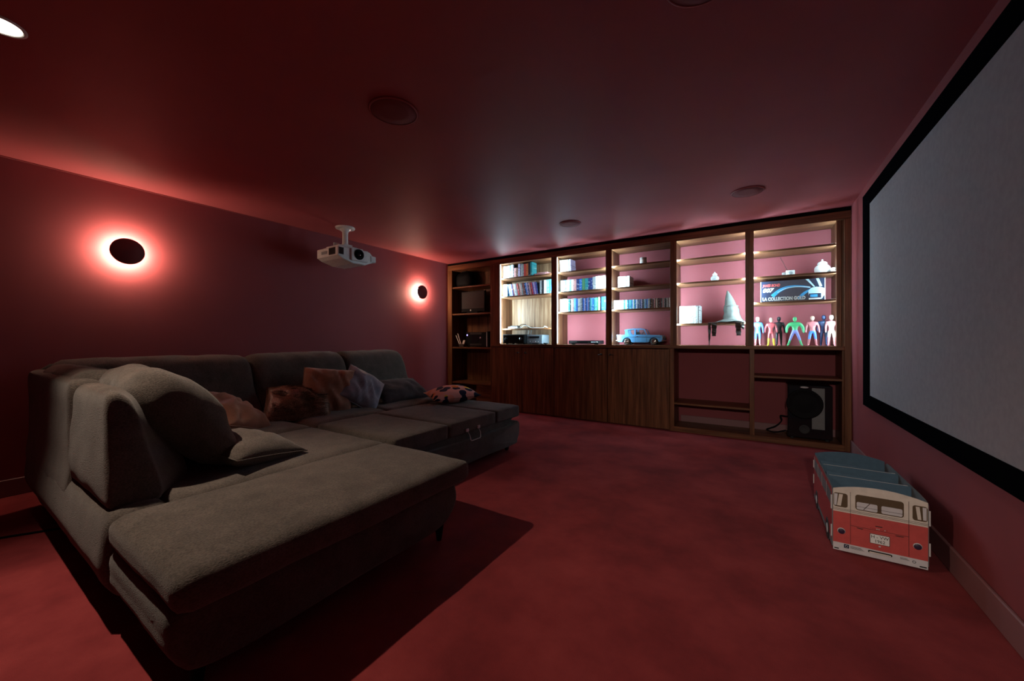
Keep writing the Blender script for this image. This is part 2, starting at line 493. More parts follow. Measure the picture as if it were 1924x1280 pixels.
# --- corner unit (bay 0), full height
t = thing('corner_shelf_unit', 'unlit full-height corner shelving, leftmost bay of the wall unit', 'shelving', (-3.9, 5.0, 0))
bm = BM(); board(bm, -4.358, -4.267, FY, FY + 0.022, 0, 2.232); part('post', bm, M_wood_v, t)
bm = BM(); board(bm, -4.345, -4.325, FY + 0.022, BW - 0.012, 0, 2.25); part('side_panel', bm, M_wood_v, t)
bm = BM(); board(bm, -3.480, -3.460, FY + 0.004, BW - 0.012, 0, 2.25); part('side_panel', bm, M_wood_v, t)
bm = BM(); board(bm, -4.345, -3.460, BW - 0.012, BW - 0.001, 0, 2.25); part('back_panel', bm, M_wood_v, t)
bm = BM(); board(bm, -4.325, -3.480, FY + 0.025, BW - 0.012, 2.232, 2.25); part('soffit', bm, M_wood_h, t)
for z in (1.952, 1.510, 0.958, 0.384, 0.06):
    bm = BM(); board(bm, -4.325, -3.480, FY + 0.012, BW - 0.013, z - 0.024, z); part('shelf', bm, M_wood_h, t)
bm = BM(); board(bm, -3.80, -3.481, FY + 0.06, BW - 0.02, 0.062, 0.358); part('box_front', bm, M_wood_h, t)

# --- lit upper bays
bay_words = ['first', 'second', 'third', 'fourth', 'fifth']
bay_what = ['with leaning disc cases', 'packed with thick white and blue volumes', 'standing over the blue toy car', 'holding the pointed hat', 'holding the long box and toy figures']
shelf_z = [(2.022, 1.742, 1.250), (2.026, 1.748, 1.466), (2.027, 1.748, 1.466), (2.022, 1.746, 1.265), (2.020, 1.747, 1.474)]
strips = [(1, 1), (1, 1), (1, 0), (1, 1), (1, 1)]
LIP = 0.018
for i in range(5):
    L = posts[i + 1]; Rp = posts[i + 2]
    xl = L[1] - (LIP if i else 0.022); xr = Rp[0] + (LIP if i < 4 else 0.010)
    t = thing('lit_bookcase', '%s lit bookcase bay from the left, %s' % (bay_words[i], bay_what[i]), 'bookcase', ((xl + xr) / 2, 5.0, CT), 'lit bookcase bays')
    bm = BM(); board(bm, L[0], L[1], FY, FY + 0.024, CT, 2.232); part('post', bm, M_wood_v, t)
    lo = (-3.445, xl) if i == 0 else ((L[0] + L[1]) / 2 + 0.0006, xl)
    bm = BM(); board(bm, lo[0], lo[1], FY + 0.024, BW - 0.001, CT, 2.262); part('side_panel', bm, M_wood_v, t)
    hi = (xr, (Rp[0] + Rp[1]) / 2 - 0.0006) if i < 4 else (xr, 0.700)
    bm = BM(); board(bm, hi[0], hi[1], FY + (0.024 if i < 4 else 0.03), BW - 0.001, CT, 2.262); part('side_panel', bm, M_wood_v, t)
    bm = BM(); board(bm, xl, xr, FY + 0.025, BW - 0.001, 2.243, 2.262); part('soffit', bm, M_wood_h, t)
    if i == 0:
        bm = BM(); board(bm, xl, xr, BW - 0.012, BW - 0.001, CT, 2.243); part('back_panel', bm, M_wood_back, t)
    for k, z in enumerate(shelf_z[i]):
        yb = BW - (0.013 if i == 0 else 0.002)
        y0 = SY0 + (0.06 if (i == 0 and k == 2) else 0)
        bm = BM(); board(bm, xl + 0.001, xr - 0.001, y0, yb, z - 0.020, z); part('shelf', bm, M_wood_h, t)
    for sgn, on in zip((1, -1), strips[i]):
        if not on: continue
        xa, xb = (xl + 0.002, L[1] - 0.002) if sgn > 0 else (Rp[0] + 0.002, xr - 0.002)
        if xb - xa < 0.006: xb = xa + 0.008
        bm = BM()
        ya = FY + (0.0285 if (i < 4 or sgn > 0) else 0.047)
        yA, yB = (ya + 0.005, ya) if sgn > 0 else (ya, ya + 0.005)
        v = [bm.verts.new(p) for p in ((xa, yA, CT + 0.02), (xb, yB, CT + 0.02), (xb, yB, 2.225), (xa, yA, 2.225))]
        f = bm.faces.new(v[::-1])
        part('led_strip', bm, M_led, t)
    if i == 4:
        bm = BM(); board(bm, 0.660, 0.694, FY + 0.02, FY + 0.045, CT, 2.243); part('post', bm, M_wood_v, t)
# right outer post, full height
bm = BM(); board(bm, 0.716, RW - 0.001, FY, FY + 0.03, 0, 2.232)
board(bm, 0.702, 0.720, FY + 0.03, BW - 0.001, 0, 2.26)
solo('end_post', bm, M_wood_v, 'full-height walnut end post beside the projection screen wall', 'post', (0.74, 4.95, 0))

# --- closed low cabinets
doors = [(-3.455, -2.905), (-2.900, -2.383), (-2.378, -1.620), (-1.615, -0.862)]
for c, (a, b, lab) in enumerate(((0, 1, 'left closed walnut cabinet under the worktop with two doors'), (2, 3, 'right closed walnut cabinet below the toy car with two doors'))):
    x0, x1 = doors[a][0], doors[b][1]
    t = thing('low_cabinet', lab, 'cabinet', ((x0 + x1) / 2, 5.0, 0), 'closed cabinets under the worktop')
    bm = BM()
    board(bm, x0, x0 + 0.018, FY + 0.022, BW - 0.001, 0.0, 0.970); board(bm, x1 - 0.018, x1, FY + 0.022, BW - 0.001, 0.0, 0.970)
    board(bm, x0 + 0.018, x1 - 0.018, FY + 0.022, BW - 0.001, 0.04, 0.058); board(bm, x0 + 0.018, x1 - 0.018, FY + 0.04, FY + 0.055, 0.0, 0.04)
    part('carcass', bm, M_wood_v, t)
    for d in (a, b):
        dx0, dx1 = doors[d]
        bm = BM(); board(bm, dx0 + 0.0015, dx1 - 0.0015, FY, FY + 0.020, 0.012, 0.962, 0.0015)
        dr = part('door', bm, M_wood_v, t)
        hx = (-2.962, -2.838, -1.690, -1.573)[d]
        bm = BM()
        sg = (1, -1, 1, -1)[d]
        lathe(bm, [(0, 0), (0.009, 0), (0.006, 0.012), (0.006, 0.018), (0.012, 0.022), (0.013, 0.028), (0.009, 0.033), (0, 0.034)], (hx, FY + 0.001, 0.885), (0, -1, 0), 14)
        tube(bm, [(hx, FY - 0.024, 0.885), (hx - sg * 0.02, FY - 0.028, 0.884), (hx - sg * 0.045, FY - 0.027, 0.878)], [0.006, 0.005, 0.004], 8)
        part('handle', bm, M_darkmetal, dr)

# --- open low unit on the right
t = thing('open_low_unit', 'open walnut low unit with subwoofer compartment under the hat and figures', 'shelving', (-0.07, 5.0, 0))
bm = BM(); board(bm, -0.858, -0.812, FY, FY + 0.022, 0.0, 0.971); part('post', bm, M_wood_v, t)
bm = BM(); board(bm, -0.058, -0.014, FY, FY + 0.022, 0.058, 0.971); part('post', bm, M_wood_v, t)
bm = BM(); board(bm, -0.846, -0.822, FY + 0.022, BW - 0.016, 0.0, 0.971); part('side_panel', bm, M_wood_v, t)
bm = BM(); board(bm, -0.048, -0.026, FY + 0.022, BW - 0.016, 0.058, 0.971); part('divider', bm, M_wood_v, t)
bm = BM(); board(bm, -0.812, 0.7155, FY, FY + 0.02, 0.0, 0.058); part('plinth_rail', bm, M_wood_h, t)
bm = BM(); board(bm, -0.822, 0.7015, FY + 0.02, BW - 0.016, 0.030, 0.052); part('bottom_board', bm, M_wood_h, t)
bm = BM(); board(bm, -0.8215, -0.0485, FY + 0.008, BW - 0.004, 0.314, 0.336); part('shelf', bm, M_wood_h, t)
bm = BM(); board(bm, -0.0255, 0.7015, FY + 0.008, BW - 0.004, 0.671, 0.693); part('shelf', bm, M_wood_h, t)

# ================================================================== SCREEN
t = thing('projection_screen', 'large pale projection screen with wide black border on right wall', 'screen', (RW, 2.75, 0.54))
ys0, ys1, zs0, zs1 = 1.30, 4.215, 0.538, 2.253; bw = 0.100
bm = BM()
for (a0, a1, b0, b1) in ((ys0, ys1, zs0, zs0 + bw), (ys0, ys1, zs1 - 0.115, zs1), (ys1 - 0.20, ys1, zs0 + bw, zs1 - 0.115), (ys0, ys0 + bw, zs0 + bw, zs1 - 0.115)):
    box(bm, RW - 0.024, RW - 0.0005, a0, a1, b0, b1, 0.002)
part('frame', bm, M_velvet, t, 'wide black velvet border')
part('screen_fabric', box(BM(), RW - 0.018, RW - 0.010, ys0 + 0.02, ys1 - 0.03, zs0 + 0.02, zs1 - 0.03), M_screen, t)

# ================================================================== CEILING FITTINGS
for x, y, r, lab in ((-1.69, 1.425, 0.132, 'round flush ceiling speaker nearest the projector side, mid ceiling'), (-0.061, 3.846, 0.125, 'round ceiling speaker near the wall unit on the screen side'),
                     (-1.71, 3.848, 0.118, 'small round ceiling speaker in front of the second lit bay'), (-0.15, 1.47, 0.132, 'round ceiling speaker cut off by the top edge of the photo')):
    t = thing('ceiling_speaker', lab, 'speaker', (x, y, CH), 'round ceiling speakers')
    bm = BM(); lathe(bm, [(r - 0.004, 0.0), (r, -0.001), (r, -0.007), (r - 0.006, -0.010), (r - 0.009, -0.009)], (x, y, CH), (0, 0, 1), 48); part('rim', bm, M_ceil, t)
    bm = BM(); lathe(bm, [(r - 0.009, -0.0005), (r - 0.009, -0.008), (r * 0.5, -0.0095), (0, -0.010)], (x, y, CH), (0, 0, 1), 48); part('grille', bm, M_speaker, t)

DLX, DLY = -2.552, 0.176
t = thing('recessed_downlight', 'bright round recessed downlight at the top left of ceiling', 'ceiling light', (DLX, DLY, CH))
bm = BM(); lathe(bm, [(0.062, -0.0005), (0.072, -0.002), (0.072, -0.006), (0.062, -0.008), (0.058, -0.004)], (DLX, DLY, CH), (0, 0, 1), 40); part('trim_ring', bm, M_white, t)
bm = BM(); lathe(bm, [(0.058, -0.004), (0.03, -0.006), (0, -0.007)], (DLX, DLY, CH), (0, 0, 1), 40); part('lamp', bm, M_downlight, t)
ld = bpy.data.lights.new('downlight_beam', 'SPOT'); ld.energy = SPOT_POWER; ld.color = SPOT_COLOR
ld.spot_size = math.radians(106); ld.spot_blend = 0.75; ld.shadow_soft_size = 0.018
lo = bpy.data.objects.new('downlight_beam', ld); COL.objects.link(lo); lo.parent = t; lo.location = (0, 0, -0.03)
lo.rotation_euler = Vector((0.52, 0.05, -1.0)).to_track_quat('-Z', 'Y').to_euler()

t = thing('recessed_downlight', 'added unseen downlight behind the viewer, brightening cabinet fronts and van', 'ceiling light', (0.10, -3.40, CH))  # added unseen lamp, brightens the cabinet fronts and magazine holder
bm = BM(); lathe(bm, [(0.062, -0.0005), (0.072, -0.002), (0.072, -0.006), (0.062, -0.008), (0.058, -0.004)], (0.10, -3.40, CH), (0, 0, 1), 40); part('trim_ring', bm, M_white, t)
bm = BM(); lathe(bm, [(0.058, -0.004), (0.03, -0.006), (0, -0.007)], (0.10, -3.40, CH), (0, 0, 1), 40); part('lamp', bm, M_downlight, t)
ld = bpy.data.lights.new('downlight_beam', 'SPOT'); ld.energy = REAR_FILL_POWER; ld.color = (1.0, 0.88, 0.76)
ld.spot_size = math.radians(36); ld.spot_blend = 0.9; ld.shadow_soft_size = 0.10
lo = bpy.data.objects.new('downlight_beam', ld); COL.objects.link(lo); lo.parent = t; lo.location = (0, 0, -0.11)
lo.rotation_euler = Vector((0.02, 0.97, -0.235)).to_track_quat('-Z', 'Y').to_euler()

# ================================================================== WALL SCONCES
for (y, z, lab) in ((0.918, 1.802, 'glowing round disc wall light over the chaise end of sofa'), (4.160, 1.808, 'glowing round disc wall light near the corner shelving')):
    t = thing('wall_sconce', lab, 'wall light', (LW, y, z), 'round wall lights')
    bm = BM(); lathe(bm, [(0, 0.001), (0.075, 0.001), (0.075, 0.010), (0, 0.010)], (LW, y, z), (1, 0, 0), 40); part('wall_plate', bm, M_white, t)
    bm = BM(); lathe(bm, [(0.084, 0.034), (0.088, 0.036), (0.088, 0.058), (0.084, 0.060)], (LW, y, z), (1, 0, 0), 48); part('diffuser', bm, M_sconce, t, 'glowing ring diffuser')
    bm = BM(); lathe(bm, [(0, 0.060), (0.098, 0.060), (0.104, 0.063), (0.104, 0.069), (0.099, 0.073), (0, 0.075)], (LW, y, z), (1, 0, 0), 48); part('cover_disc', bm, M_burg, t, 'dark burgundy cover disc')

# ================================================================== PROJECTOR
px0, px1, py0, py1, pz0, pz1 = -4.08, -3.69, 2.375, 2.825, 1.977, 2.073
t = thing('projector', 'white ceiling-mounted projector hanging above the sofa', 'projector', (-3.9, 2.6, pz0))
bm = BM()
pl = [(py0, pz0), (py0 + 0.05, pz0 - 0.028), (py0 + 0.18, pz0 - 0.062), (py1 - 0.12, pz0 - 0.062), (py1 - 0.02, pz0 - 0.020), (py1, pz0 + 0.010), (py1, pz0 + 0.045), (py1 - 0.06, pz1), (py0 + 0.01, pz1), (py0, pz1 - 0.008)]
fs = prism(bm, pl, 0, px0, px1)
bmesh.ops.bevel(bm, geom=list({e for f in fs[:2] for e in f.edges}), offset=0.010, segments=2, profile=0.5, affect='EDGES')
part('housing', bm, M_white, t)
bm = BM(); box(bm, px0 + 0.03, px1 - 0.06, py0 + 0.05, py1 - 0.09, pz1, pz1 + 0.022, 0.008); part('top_cover', bm, M_white, t)
bm = BM()
box(bm, px1 - 0.02, px1 + 0.022, 2.520, 2.735, pz0 - 0.034, pz1 + 0.002, 0.012, 2); part('lens_bezel', bm, M_white, t)
lc = (px1 + 0.018, 2.612, 2.016)
bm = BM(); lathe(bm, [(0.058, 0), (0.058, 0.012), (0.052, 0.016), (0.046, 0.010), (0.040, 0.010), (0.036, 0.030), (0.030, 0.030), (0.026, 0.012)], lc, (1, 0, 0), 36)
ln = part('lens', bm, M_black, t, 'black projector lens')
bm = BM(); lathe(bm, [(0.028, 0.012), (0.018, 0.020), (0, 0.023)], lc, (1, 0, 0), 28); part('glass', bm, M_lens, ln)
bm = BM()
for k in range(9): box(bm, px1 - 0.004, px1 + 0.004, py0 + 0.012 + k * 0.0062, py0 + 0.0155 + k * 0.0062, pz0 + 0.012, pz1 - 0.012)
part('front_vent', bm, M_dgrey, t)
bm = BM()
for k in range(10): box(bm, px1 - 0.16 + k * 0.012, px1 - 0.153 + k * 0.012, py0 - 0.003, py0 + 0.004, pz0 + 0.012, pz1 - 0.012)
part('side_vent', bm, M_dgrey, t)
part('socket_panel', box(BM(), px0 + 0.09, px0 + 0.20, py0 - 0.002, py0 + 0.004, pz0 + 0.03, pz0 + 0.062, 0.001), M_grey, t)
bm = BM(); box(bm, px1 - 0.05, px1 + 0.008, py1 - 0.05, py1 + 0.022, pz0 - 0.014, pz1 - 0.038, 0.010, 2); part('corner_grip', bm, M_white, t)
bm = BM(); box(bm, -4.01, -3.77, 2.44, 2.74, pz1 + 0.020, pz1 + 0.036, 0.003); box(bm, -3.97, -3.81, 2.50, 2.69, pz1 + 0.036, pz1 + 0.050, 0.003)
box(bm, -3.95, -3.85, 2.55, 2.66, pz1 + 0.050, pz1 + 0.078, 0.004); box(bm, -3.97, -3.955, 2.50, 2.57, pz1 + 0.050, pz1 + 0.095, 0.003)
part('mount_bracket', bm, M_white, t)
bm = BM(); lathe(bm, [(0.034, 0), (0.031, 0.03), (0.030, 0.11), (0.032, 0.145), (0.045, 0.160), (0.060, 0.178)], (-3.91, 2.607, pz1 + 0.078), (0, 0, 1), 28); part('mount_pole', bm, M_white, t)
bm = BM(); lathe(bm, [(0, -0.022), (0.085, -0.022), (0.100, -0.016), (0.104, -0.008), (0.104, 0.0)], (-3.91, 2.607, CH), (0, 0, 1), 40); part('mount_plate', bm, M_white, t)

# ================================================================== SOFA
sofa = thing('sectional_sofa', 'charcoal grey corner sofa bed with pulled-out seat and chaise', 'sofa', (-2.9, 1.7, 0))
# main base under the back row
bm = BM(); soft_box(bm, -3.88, -2.86, 0.44, 3.16, 0.095, 0.315, 0.03, n=8); part('base', bm, M_sofa_dark, sofa)
# corner-side base panel that faces the camera, falling away below the chaise back
bm = BM(); soft_prism(bm, [(0.44, 0.09), (0.39, 0.13), (0.362, 0.21), (0.366, 0.31), (0.385, 0.40), (0.44, 0.425), (0.55, 0.41), (0.56, 0.25), (0.55, 0.095)], 0, -3.93, -2.02, 0.04, 26, 0.004, 3); part('side_base', bm, M_sofa, sofa)
# back frame along the near side
bm = BM(); soft_prism(bm, [(0.383, 0.30), (0.385, 0.50), (0.385, 0.70), (0.382, 0.84), (0.405, 0.885), (0.475, 0.885), (0.50, 0.84), (0.53, 0.60), (0.54, 0.30)], 0, -4.00, -2.74, 0.04, 22, 0.003, 5); part('back_frame', bm, M_sofa, sofa)
# main back frame along the left wall
bm = BM(); soft_prism(bm, [(-3.96, 0.10), (-4.02, 0.55), (-4.02, 0.86), (-3.96, 0.91), (-3.88, 0.88), (-3.72, 0.45), (-3.70, 0.10)], 1, 0.42, 3.20, 0.04, 12, 0.0); part('back_frame', bm, M_sofa_dark, sofa)
# main back cushions (three)
mb = [(-3.95, 0.50), (-4.00, 0.84), (-3.93, 0.935), (-3.80, 0.945), (-3.70, 0.90), (-3.63, 0.78), (-3.56, 0.60), (-3.46, 0.47), (-3.46, 0.405), (-3.75, 0.400)]
for k, (a, b) in enumerate(((0.46, 1.565), (1.572, 2.455), (2.462, 3.25))):
    bm = BM(); soft_prism(bm, mb, 1, a, b, 0.07, 22, 0.010, k + 1, 0.012); part('back_cushion', bm, M_sofa, sofa)
# end piece: the thick back cushion with its end face towards the camera
bm = BM(); soft_prism(bm, [(0.415, 0.415), (0.388, 0.47), (0.390, 0.60), (0.396, 0.74), (0.402, 0.83), (0.432, 0.868), (0.50, 0.862), (0.575, 0.80), (0.65, 0.63), (0.72, 0.47), (0.70, 0.410), (0.55, 0.402)], 0, -2.80, -2.10, 0.035, 26, 0.004, 9, 0.0)
for v in bm.verts:
    q = max(0.0, min(1.0, (v.co.x + 2.40) / 0.30)); q = q * q * (3 - 2 * q)
    v.co.y = 0.392 + (v.co.y - 0.392) * (1 - 0.50 * q)
    v.co.x -= 0.12 * (v.co.z - 0.41) * max(0.0, min(1.0, (v.co.x + 2.80) / 0.70))
part('back_cushion', bm, M_sofa, sofa)
# low cushion behind it at the corner
bm = BM(); soft_prism(bm, [(0.44, 0.45), (0.41, 0.80), (0.44, 0.90), (0.54, 0.915), (0.64, 0.84), (0.74, 0.45)], 0, -3.80, -2.83, 0.07, 20, 0.01, 4, 0.01); part('back_cushion', bm, M_sofa, sofa)
# seats
for k, (x0, x1, y0, y1, z1) in enumerate(((-3.52, -2.872, 0.62, 1.640, 0.425), (-3.52, -2.872, 1.650, 2.365, 0.430), (-3.52, -2.872, 2.372, 3.20, 0.430))):
    bm = BM(); soft_box(bm, x0, x1, y0, y1, 0.305, z1, 0.045, 0.016, 0.005, 14, k); part('seat_cushion', bm, M_sofa, sofa)
bm = BM(); soft_box(bm, -2.868, -2.030, 0.56, 1.655, 0.300, 0.418, 0.045, 0.012, 0.004, 16, 6); part('chaise_seat', bm, M_sofa, sofa)
bm = BM(); soft_box(bm, -2.86, -2.03, 0.50, 1.63, 0.10, 0.305, 0.03, n=6); part('chaise_base', bm, M_sofa_dark, sofa)
# foreground chaise end: top cushion and rounded base
bm = BM(); soft_box(bm, -2.045, -1.325, 0.374, 1.655, 0.300, 0.420, 0.048, 0.010, 0.005, 20, 8); part('chaise_cushion', bm, M_sofa, sofa)
bm = BM(); soft_prism(bm, [(0.44, 0.105), (0.396, 0.15), (0.380, 0.21), (0.425, 0.312), (0.8, 0.315), (1.30, 0.315), (1.56, 0.315), (1.60, 0.27), (1.61, 0.20), (1.56, 0.13), (1.44, 0.09), (1.0, 0.085), (0.6, 0.085)], 0, -2.04, -1.385, 0.03, 12, 0.003, 2); part('chaise_base', bm, M_sofa_dark, sofa)
# pulled-out bed section
for k, (y0, y1) in enumerate(((1.668, 2.195), (2.200, 2.830), (2.835, 3.235))):
    bm = BM(); soft_box(bm, -2.868, -1.985, y0 - 0.002, y1 + 0.002, 0.315, 0.430, 0.020, 0.004, 0.004, 12, 11 + k); part('pull_out_cushion', bm, M_sofa, sofa)
bm = BM(); prism(bm, [(1.68, 0.20), (1.68, 0.325), (3.17, 0.325), (3.10, 0.300), (3.03, 0.255), (3.00, 0.20)], 0, -2.84, -2.005); part('pull_out_frame', bm, M_sofa_dark, sofa)
bm = BM(); soft_prism(bm, [(1.66, 0.08), (1.66, 0.262), (2.4, 0.262), (3.0, 0.262), (3.175, 0.285), (3.20, 0.20), (3.165, 0.11), (3.08, 0.072), (2.4, 0.072)], 0, -2.84, -1.955, 0.02, 10, 0.0); part('pull_out_drawer', bm, M_sofa_dark, sofa)
# steel pull handle with two clips on the front edge
for y in (2.395, 2.545):
    bm = BM(); box(bm, -1.992, -1.974, y, y + 0.034, 0.330, 0.355, 0.002); part('handle_clip', bm, M_steel, sofa, 'small steel clip')
bm = BM(); tube(bm, [(-1.980, 2.415, 0.335), (-1.955, 2.415, 0.30), (-1.945, 2.415, 0.268), (-1.945, 2.425, 0.258), (-1.945, 2.535, 0.258), (-1.945, 2.545, 0.268), (-1.955, 2.555, 0.30), (-1.980, 2.56, 0.335)], 0.0042, 8); part('pull_handle', bm, M_steel, sofa, 'steel loop handle')
# legs
for (x, y) in ((-1.44, 1.515), (-1.47, 0.47), (-1.97, 1.50), (-1.97, 0.47), (-3.80, 0.50), (-2.80, 0.48), (-3.80, 3.08), (-2.95, 3.08)):
    bm = BM(); lathe(bm, [(0, 0.0), (0.013, 0.0), (0.026, 0.09), (0.030, 0.115), (0, 0.115)], (x, y, 0), (0.0, 0.0, 1), 14); part('leg', bm, M_black, sofa)
for y in (3.10, 1.78):
    bm = BM(); box(bm, -2.085, -2.035, y - 0.03, y + 0.03, 0.048, 0.085, 0.004)
    lathe(bm, [(0, -0.012), (0.022, -0.012), (0.026, -0.006), (0.026, 0.006), (0.022, 0.012), (0, 0.012)], (-2.05, y, 0.026), (1, 0, 0), 18); part('caster', bm, M_black, sofa)

# loose cushions ------------------------------------------------------
bm = BM(); soft_prism(bm, [(0.50, 0.74), (0.50, 0.86), (0.56, 0.930), (0.65, 0.925), (0.74, 0.86), (0.83, 0.74), (0.90, 0.58), (0.965, 0.47), (0.955, 0.428), (0.90, 0.424), (0.80, 0.450), (0.66, 0.56), (0.56, 0.66)], 0, -3.06, -2.23, 0.13, 30, 0.020, 14, 0.012)
c_big = thing('back_pillow', 'big grey slumped back pillow leaning over the chaise end', 'pillow', (-2.66, 0.78, 0.425))
part('cover', bm, M_sofa, c_big)
seam = [(-2.285, 0.585, 0.905), (-2.262, 0.68, 0.86), (-2.258, 0.765, 0.76), (-2.262, 0.83, 0.64), (-2.270, 0.885, 0.52), (-2.29, 0.93, 0.448)]
bm = BM(); tube(bm, catmull(seam, 5), 0.005, 6); part('piping', bm, M_sofa, c_big)

def scatter(name, label, m, w, h, th, center, rot, seed, wr=0.012, pinch=0.10, fold=0.0, group='scatter cushions on the sofa'):
    mtx = Matrix.Translation(center) @ Matrix.Rotation(rot[2], 4, 'Z') @ Matrix.Rotation(rot[1], 4, 'Y') @ Matrix.Rotation(rot[0], 4, 'X')
    t = thing(name, label, 'cushion', center, group)
    bm = BM(); pillow(bm, w, h, th, mtx, 22, seed, wr, pinch, fold); part('cover', bm, m, t)
    bm = BM(); pts = []
    k = 14
    for (a, b) in (((-1, -1), (1, -1)), ((1, -1), (1, 1)), ((1, 1), (-1, 1)), ((-1, 1), (-1, -1))):
        for s in range(k):
            x = a[0] + (b[0] - a[0]) * s / k; y = a[1] + (b[1] - a[1]) * s / k
            pts.append(mtx @ Vector((x * (1 - pinch * (1 - y * y)) * w / 2, y * (1 - pinch * (1 - x * x)) * h / 2, fold * x * y)))
    pts.append(pts[0]); tube(bm, pts, 0.0035, 5); part('piping', bm, m, t)
    return t, mtx
R_ = math.radians
scatter('cushion', 'rust brown cushion lying slumped in the sofa corner', M_rust, 0.50, 0.50, 0.17, (-3.22, 1.21, 0.550), (R_(-20), R_(24), R_(20)), 1, 0.026, 0.05)
scatter('cushion', 'grey ribbed cushion lying on the chaise seat beside big pillow', M_sofa, 0.46, 0.40, 0.16, (-2.37, 0.975, 0.492), (R_(-8), R_(6), R_(12)), 2, 0.008, 0.06)
shag, shm = scatter('cushion', 'brown shaggy cushion with glossy strands against the sofa back', M_shag, 0.50, 0.42, 0.15, (-3.30, 1.76, 0.535), (R_(34), R_(4), R_(62)), 3, 0.02, 0.04)
bm = BM()
rs = random.Random(5)
for _ in range(900):
    x, y = rs.uniform(-0.92, 0.74), rs.uniform(-0.92, 0.92)
    th = ((1 - abs(x) ** 2.4) * (1 - abs(y) ** 2.4)) ** 0.55
    p = Vector((x * 0.24, y * 0.205, 0.075 * th + 0.014)); l = rs.uniform(0.03, 0.06)
    d = Vector((l, rs.uniform(-0.012, 0.012), rs.uniform(-0.004, 0.010)))
    q = [p, p + Vector((0, 0.003, 0)), p + d + Vector((0, 0.002, -0.004)), p + d]
    bm.faces.new([bm.verts.new(shm @ v) for v in q])
part('strands', bm, M_shag, shag, None, 'stuff')
scatter('cushion', 'rust satin cushion standing on its edge in the middle of sofa', M_rust, 0.43, 0.43, 0.15, (-3.29, 2.02, 0.620), (R_(62), R_(10), R_(66)), 4, 0.030, 0.03, 0.03)
scatter('cushion', 'blue-grey cushion tilted behind the standing rust satin cushion', M_bluegrey, 0.40, 0.40, 0.15, (-3.22, 2.33, 0.60), (R_(52), R_(34), R_(70)), 5, 0.026, 0.03)
scatter('cushion', 'dark grey lumbar cushion at the far end of sofa back', M_charcoal_fab, 0.62, 0.36, 0.15, (-3.26, 2.83, 0.535), (R_(30), 0, R_(88)), 6, 0.012, 0.04)
scatter('cushion', 'bright patterned cushion lying on the pulled-out far seat corner', M_pattern, 0.48, 0.48, 0.16, (-2.70, 3.03, 0.508), (R_(2), R_(-3), R_(58)), 7, 0.006, 0.08)

# cable on the floor by the sofa corner
bm = BM(); tube(bm, catmull([(-3.80, -0.25, 0.006), (-3.56, 0.05, 0.006), (-3.46, 0.24, 0.006), (-3.39, 0.36, 0.006), (-3.30, 0.52, 0.006)], 6), 0.006, 8)
solo('power_cable', bm, M_black, 'thin black cable on carpet behind the sofa corner', 'cable', (-3.5, 0.2, 0.0))

# ================================================================== VAN-SHAPED MAGAZINE HOLDER
vx0, vx1, vy0, vy1 = 0.330, 0.668, 2.515, 3.225
van = thing('magazine_holder', 'red and cream cardboard organiser shaped like a camper van', 'organiser', (0.5, 2.87, 0.0))
def arch(x0, x1, z0, zs, zc, n=12):
    pts = [(x0, z0), (x1, z0)]
    for k in range(n + 1):
        u = k / n; x = x1 + (x0 - x1) * u
        pts.append((x, zs + (zc - zs) * (1 - (2 * u - 1) ** 2)))
    return pts
bm = BM(); prism(bm, arch(vx0, vx1, 0.012, 0.322, 0.350), 1, vy0, vy0 + 0.004)
fp = part('front_panel', bm, M_bumper, van)
ZR0, ZR1 = 0.052, 0.208
def front(poly, m, name, d=0.0008, parent=fp, lab=None):
    bm = BM(); prism(bm, poly, 1, vy0 - d, vy0 + 0.0005); return part(name, bm, m, parent, lab)
def rrect(x0, x1, z0, z1, r=0.012, n=4):
    pts = []
    for cx, cz, a0 in ((x1 - r, z0 + r, -90), (x1 - r, z1 - r, 0), (x0 + r, z1 - r, 90), (x0 + r, z0 + r, 180)):
        for k in range(n + 1):
            a = R_(a0 + 90 * k / n); pts.append((cx + r * math.cos(a), cz + r * math.sin(a)))
    return pts
front([(vx0, ZR0), (vx1, ZR0), (vx1, ZR1), (vx0, ZR1)], M_red, 'red_bodywork', lab='red printed lower bodywork')
front(arch(vx0, vx1, ZR1, 0.322, 0.350), M_cream, 'cream_bodywork', lab='cream printed upper bodywork')
for a, b in ((0.216, 0.2175), (0.2225, 0.224)): front([(vx0, a), (vx1, a), (vx1, b), (vx0, b)], M_line, 'trim_line', 0.0012)
front(rrect(0.415, 0.588, 0.232, 0.308), M_glassprint, 'rear_window', 0.0014)
front(rrect(0.420, 0.496, 0.236, 0.272, 0.006), M_bumper, 'window_view', 0.0018); front(rrect(0.510, 0.583, 0.236, 0.272, 0.006), M_bumper, 'window_view', 0.0018)
front([(0.420, 0.249), (0.583, 0.249), (0.583, 0.2505), (0.420, 0.2505)], M_line, 'window_line', 0.0021)
front([(0.444, 0.238), (0.447, 0.238), (0.470, 0.272), (0.467, 0.272)], M_line, 'window_line', 0.0021)
front(rrect(0.3315, 0.386, 0.232, 0.302, 0.010), M_glassprint, 'quarter_window', 0.0014); front(rrect(0.617, 0.6665, 0.232, 0.302, 0.010), M_glassprint, 'quarter_window', 0.0014)
front([(0.345, 0.238), (0.360, 0.238), (0.368, 0.297), (0.353, 0.297)], M_cream, 'window_view', 0.0018); front([(0.634, 0.238), (0.646, 0.238), (0.640, 0.297), (0.627, 0.297)], M_cream, 'window_view', 0.0018)
front([(0.334, 0.238), (0.343, 0.238), (0.348, 0.297), (0.334, 0.297)], M_bumper, 'window_view', 0.0018); front([(0.652, 0.238), (0.663, 0.238), (0.663, 0.297), (0.650, 0.297)], M_bumper, 'window_view', 0.0018)
